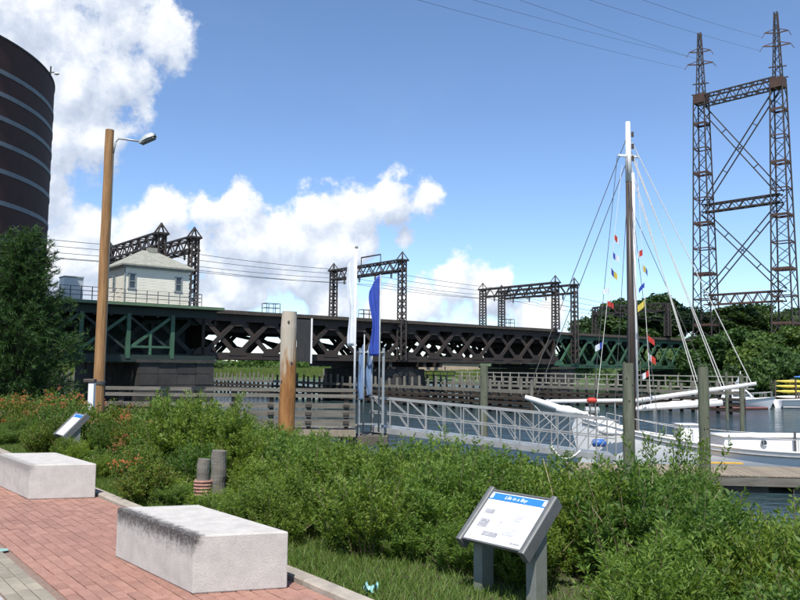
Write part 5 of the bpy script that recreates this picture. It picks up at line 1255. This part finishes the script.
for k, (z, m, lb) in enumerate(((1.05, 'white_paint', 'white kayak on the bottom level of the rack'), (1.75, 'yellow', 'yellow kayak on the second level of the rack'), (2.4, 'yellow', 'yellow kayak on the third level of the rack'), (3.02, 'yellow', 'yellow kayak on the top level of the rack'))):
    ky = thing('kayak', lb, 'kayak', (rx + 1, 99.4, z - .2), 'kayaks on the rack'); cx = rx + 1.2; P = [(-2.3, .05), (-1.9, .17), (-1.0, .30), (0, .34), (1.0, .30), (1.9, .17), (2.3, .05)]
    mb = MB(); n = 10; vs = []
    for (x, w) in P:
        for q in range(n): a = 6.283 * q / n; vs.append(V(cx + x + .15 * math.sin(z * 9), 99.35 + w * math.cos(a), z + w * .62 * math.sin(a) + .06 * (x / 2.3) ** 2))
    mb.add(vs, [(i * n + q, i * n + (q + 1) % n, (i + 1) * n + (q + 1) % n, (i + 1) * n + q) for i in range(6) for q in range(n)]); mb.build('hull', m, ky, smooth=True)
    MB().tube([V(cx - .45, 99.35, z + .2), V(cx, 99.35, z + .235), V(cx + .45, 99.35, z + .2)], [.05, .16, .05], 8).build('cockpit', 'rope_dark', ky)
ky = thing('kayak', 'blue kayak lying on top of the rack at the right edge', 'kayak', (rx + 3, 99.5, 3.4), 'kayaks on the rack'); mb = MB(); vs = []
for (x, w) in ((-2.2, .05), (-1.8, .17), (-1.0, .30), (0, .34), (1.0, .30), (1.8, .17), (2.2, .05)):
    for q in range(10): a = 6.283 * q / 10; vs.append(V(rx + 3.6 + x, 99.5 + w * math.cos(a), 3.62 + w * .6 * math.sin(a)))
mb.add(vs, [(i * 10 + q, i * 10 + (q + 1) % 10, (i + 1) * 10 + (q + 1) % 10, (i + 1) * 10 + q) for i in range(6) for q in range(10)]); mb.build('hull', 'kayak_blue', ky, smooth=True)
MB().tube([V(rx + 3.15, 99.5, 3.8), V(rx + 3.6, 99.5, 3.84), V(rx + 4.05, 99.5, 3.8)], [.05, .16, .05], 8).build('cockpit', 'rope_dark', ky)

# ------------------------------------------------------------------ shrubs
def shrub_proto(name, seed, H, R, nst, lps, ll, lw, m, upright=.75, dead=4, flowers=0, low=.18):
    rng = np.random.default_rng(seed); r = thing(name, 'x', 'shrub', (0, 0, -50), 'x')
    st = MB(); dt = MB(); pos = []; dr = []
    for i in range(nst):
        a = rng.uniform(0, 6.283); rr = R * math.sqrt(rng.uniform(0, 1)); h = H * (1 - .35 * (rr / R) ** 2) * rng.uniform(.58, 1.12)
        b = np.array([rr * .35 * math.cos(a), rr * .35 * math.sin(a), -.08]); tip = np.array([rr * math.cos(a), rr * math.sin(a), h])
        mid = b * (1 - .5) + tip * .5 + np.array([-math.cos(a), -math.sin(a), 0]) * rr * .12 * upright + rng.normal(0, .03, 3)
        if i < dead: dt.tube([b, mid * 1.02, tip * np.array([1.15, 1.15, .95])], [.008, .006, .003], 3, cap=False); continue
        if i % 2 == 0: st.tube([b, mid, tip], [.009, .006, .002], 3, cap=False)
        # leafy plumes: the main shoot and a few side shoots, leaves close along each
        shoots = [(b, mid, tip, 1.0)]
        for q in range(4):
            g = rng.uniform(.35, .8); o_ = (1 - g) ** 2 * b + 2 * g * (1 - g) * mid + g * g * tip; aa = rng.uniform(0, 6.283); ln = h * rng.uniform(.16, .32)
            e_ = o_ + np.array([math.cos(aa) * ln * .55, math.sin(aa) * ln * .55, ln * .85]); shoots.append((o_, (o_ + e_) / 2 + np.array([math.cos(aa), math.sin(aa), -.3]) * ln * .12, e_, .42))
        for (b_, m_, t_, k_) in shoots:
            n_ = max(6, int(lps * k_ / 2.2)); f = rng.uniform(low if k_ == 1 else .05, 1, n_) ** .85; P = ((1 - f) ** 2)[:, None] * b_ + (2 * f * (1 - f))[:, None] * m_ + (f ** 2)[:, None] * t_
            ax = (t_ - m_); ax /= np.linalg.norm(ax); off = rng.normal(size=(n_, 3)); off -= (off @ ax)[:, None] * ax; off /= np.linalg.norm(off, axis=1)[:, None]
            d = ax * .75 + off * .85 + rng.normal(size=(n_, 3)) * .25; d /= np.linalg.norm(d, axis=1)[:, None]; pos.append(P + off * .012); dr.append(d)
    P = np.concatenate(pos); D = np.concatenate(dr); n = len(P); P[:, 2] = np.maximum(P[:, 2], .02)
    s = np.cross(D, rng.normal(size=(n, 3))); s /= np.linalg.norm(s, axis=1)[:, None]
    up = np.cross(s, D); L = ll * rng.uniform(.6, 1.25, n)[:, None]; W = lw * rng.uniform(.7, 1.2, n)[:, None]
    arr = np.stack([P, P + D * L * .45 + s * W, P + D * L, P + D * L * .45 - s * W], 1); quads_mesh('foliage', arr, m, r)
    st.build('stems', 'twig', r, local=True)
    if dead: dt.build('dry_stems', 'dry_twig', r, local=True)
    if flowers:
        fl = []
        cl = rng.normal(size=(max(3, flowers // 12), 3)) * np.array([R * .5, R * .5, H * .1]) + np.array([0, 0, H * .86])
        for i in range(flowers):
            c = cl[i % len(cl)] + rng.normal(size=3) * .07
            for q in range(6):
                v = rng.normal(size=3); v /= np.linalg.norm(v); t2 = np.cross(v, rng.normal(size=3)); t2 /= np.linalg.norm(t2); fl.append([c, c + v * .02 + t2 * .012, c + v * .036, c + v * .02 - t2 * .012])
        stuff(quads_mesh('flowers', np.array(fl), 'petal', r))
    return r
SP = {'bright': [shrub_proto('green_shrub', 20 + k, 1.25, .66, 66, 150, .066, .0095, 'leaf_bright', dead=2) for k in range(3)],
      'mid': [shrub_proto('green_shrub', 30 + k, 1.15, .70, 66, 140, .063, .0110, 'leaf_mid', dead=3) for k in range(4)],
      'rose': [shrub_proto('rose_shrub', 40 + k, 1.1, .74, 62, 105, .062, .017, 'leaf_rose', dead=3, flowers=44 if k == 0 else 0) for k in range(3)],
      'spike': [shrub_proto('tall_shrub', 50, 2.0, .20, 22, 300, .065, .011, 'leaf_mid', dead=1)]}
PH = {'bright': 1.25, 'mid': 1.15, 'rose': 1.1, 'spike': 2.0}
INFO = {'bright': ('bright green narrow-leaved shrub in the bank thicket', 'bright shrubs of the bank thicket'), 'mid': ('mid green leafy shrub in the bank thicket', 'mid green shrubs of the bank thicket'),
        'rose': ('rose shrub with orange flowers in the bed behind the benches', 'orange flowered rose shrubs')}
usedp = set()
def put_shrub(kind, i, loc, rz, sx, sz, label=None):
    p = SP[kind][i % len(SP[kind])]; key = (kind, i % len(SP[kind]))
    if key not in usedp: usedp.add(key); o = p; o.location = loc; o.rotation_euler = (0, 0, rz); o.scale = (sx, sx, sz)
    else: o = dup(p, loc, rz, (sx, sx, sz))
    o['label'] = label or INFO[kind][0]
    if kind in INFO:
        px = PJ(loc)[0]; l_, d_ = ld(loc[0], loc[1])
        where = ('behind the left bench' if l_ > 8.5 else 'between the two benches and the wharf' if l_ > 4 else 'behind the near bench' if px < 400 else 'around the near sign' if px < 600 else 'right of the near sign')
        where += ', by the verge' if d_ < 2.6 else ', mid bank' if d_ < 5 else ', by the water'
        o['label'] = INFO[kind][0].split(' in the')[0] + ' ' + where; o['group'] = o['label'].replace('shrub', 'shrubs')
    elif 'group' in o: o['group'] = 'tall shrubs in front of the sailboat'
    return o
SKY = [(-60, 380), (0, 382), (45, 398), (90, 402), (125, 418), (150, 400), (200, 397), (245, 408), (275, 430), (300, 434), (350, 440), (372, 452), (400, 446), (440, 440), (480, 446), (530, 456), (575, 464), (610, 466), (640, 458), (700, 462), (722, 482), (750, 508), (775, 522), (800, 500), (900, 490)]
def skyline(px):
    for (x0, y0), (x1, y1) in zip(SKY[:-1], SKY[1:]):
        if px <= x1: return y0 + (y1 - y0) * (px - x0) / (x1 - x0)
    return 490
STUMPS = [PY(204, 459, 9.8).to_tuple()[:2], PY(219, 450, 10.4).to_tuple()[:2]]
def plant():
    rnd = random.Random(77)
    l = -5.0
    while l < 22:
        d = .52
        while d < 9.5:
            ll = l + rnd.uniform(-.3, .3); dd = d + rnd.uniform(-.25, .25)
            d += .72 if d < 4 else .95
            p = LD(ll, dd, 0); z = bank_z(p.x, p.y); px, py = PJ((p.x, p.y, z + .5))
            if px < -70 or px > 900 or p.y < 4: continue
            if z < -.05: continue
            # keep the sign, the small sign, lamp pole and stumps clear
            sd_ = (V(p.x, p.y) - V(.907, 6.65)).length
            if sd_ < .42 or (dd < 1.05 and -1.3 < ll < 2.0): continue
            if (V(p.x, p.y) - V(-6.34, 15.16)).length < .8: continue
            if p.y < 6.85 and px < 640: continue
            if 15 < px < 118 and 10 < p.y < 15.6: continue
            yt = skyline(px) + rnd.uniform(-8, 15); zt = PY(px, yt, p.y).z; kind = 'bright' if rnd.random() < (.62 if px < 470 else .42) else 'mid'
            if px < 150 and dd < 5.5: kind = 'rose' if rnd.random() < .62 else 'mid'
            h = min(zt - z, rnd.uniform(.85, 1.65) if dd > 1.9 else rnd.uniform(.6, 1.1) * (1 if dd > 1 else .72))
            if sd_ < 1.15 and dd < 2.0: h = min(h, rnd.uniform(.36, .5))
            if 118 <= px < 150 and 10 < p.y < 15: h = min(h, .6)
            if 165 < px < 250 and 7 < p.y < 10.9:
                if min((V(p.x, p.y) - V(*q_)).length for q_ in STUMPS) < .3: continue
                h = min(h, PY(px, rnd.uniform(480, 490), p.y).z - z)
            if h < .32: continue
            sz = 1.06 * h / PH[kind]; put_shrub(kind, rnd.randrange(4), (p.x, p.y, z - .03), rnd.uniform(0, 6.28), min(1.25, max(.62, sz * rnd.uniform(.9, 1.15))), sz)
        l += .74 if l < 12 else .95
plant()
rnd = random.Random(21)
low = [(l_ * .5 + 2.3, .66 + rnd.uniform(-.12, .16), rnd.uniform(.34, .62)) for l_ in range(16)] + [(-1.55, 1.55, .5), (-1.9, 1.9, .6), (-2.3, 1.6, .45), (-1.2, 1.95, .5), (-.1, 1.75, .6), (.5, 1.5, .55), (1.1, 1.35, .5), (1.7, 1.15, .5), (-2.7, 2.2, .6)]
for l_, d_, h_ in low:
    p = LD(l_ + rnd.uniform(-.1, .1), d_, 0); z = bank_z(p.x, p.y); k_ = rnd.choice(('bright', 'mid', 'mid'))
    if min((V(p.x, p.y) - V(*q_)).length for q_ in STUMPS) < .28: continue
    if min((V(p.x, p.y) - V(*q_)).length for q_ in STUMPS) < .9: h_ = .36
    put_shrub(k_, rnd.randrange(4), (p.x, p.y, z - .03), rnd.uniform(0, 6.28), rnd.uniform(.5, .66), h_ / PH[k_])
rnd = random.Random(12)
for k, (px, py) in enumerate(((655, 500), (672, 540), (640, 575), (700, 560), (735, 585), (610, 590), (765, 560))):
    q = PY(px, py, 7.6); z = bank_z(q.x, q.y); a = V(q.x, q.y, z); tipx = rnd.uniform(-.5, .5)
    mb = MB(); t_ = V(q.x + tipx, q.y + rnd.uniform(-.3, .1), q.z + rnd.uniform(.12, .4)); m_ = a.lerp(t_, .5) + V(rnd.uniform(-.08, .08), -.05, .06)
    mb.tube([a, m_, t_], [.010, .008, .004], 5); mb.tube([m_, m_ + V(rnd.uniform(-.3, .3), -.05, .22)], [.006, .003], 4)
    o = mb.build('dry_stick', 'dry_twig'); tag(o, 'bare dry stick poking out of the shrubs right of the near sign', 'stick', 'dry sticks in the shrubs')
for px, yt, Y, lb in ((652, 432, 10.4, 'leftmost tall narrow shrub in front of the white hull'), (675, 428, 10.8, 'middle tall narrow shrub in front of the white hull'), (699, 436, 10.2, 'tall narrow shrub by the right piling'), (566, 448, 10.9, 'tall narrow shrub below the gangway hose'), (236, 392, 12.5, 'tall narrow shrub rising before the wharf boards')):
    p = PY(px, yt, Y); z = bank_z(p.x, p.y); o = put_shrub('spike', 0, (p.x, p.y, z - .03), px, .85, (p.z - z) / 2.0, lb); o['group'] = 'tall narrow shrubs'

# grass verge, litter, dry sticks
def verge():
    rng = np.random.default_rng(5); arr = []
    for i in range(60000):
        l = rng.uniform(-3.5, 15); d = .06 + abs(rng.normal(0, .95)); p = LD(l, d, 0); z = bank_z(p.x, p.y)
        if d < .1: z = PLZ - .05
        px, py = PJ((p.x, p.y, z))
        if px < -30 or px > 830 or p.y < 4: continue
        h = rng.uniform(.03, .11) * (1 if d > .25 else .7); a = rng.uniform(0, 6.28); w = .0045 + .004 * rng.uniform(); lx, ly = rng.normal(0, .05, 2)
        c, s = math.cos(a) * w, math.sin(a) * w; arr.append([(p.x - c, p.y - s, z - .01), (p.x + c, p.y + s, z - .01), (p.x + lx, p.y + ly, z + h)])
    stuff(quads_mesh('grass_verge', np.array(arr), 'grass'), 'short grass verge between the kerb and the shrubs', 'grass')
verge()
p = PZ(371, 592, PLZ - .05); rnd = random.Random(6); mb = MB()
mb.grid(lambda u, v: V(p.x - .06 + .12 * u, p.y - .05 + .1 * v, bank_z(p.x, p.y) + .045 + .03 * math.sin(u * 9) * math.cos(v * 7) + .02 * math.sin(u * 17 + v * 5)), 9, 8)
o = mb.build('litter_wrapper', 'litter'); tag(o, 'crumpled turquoise plastic wrapper lying in the grass verge', 'litter')
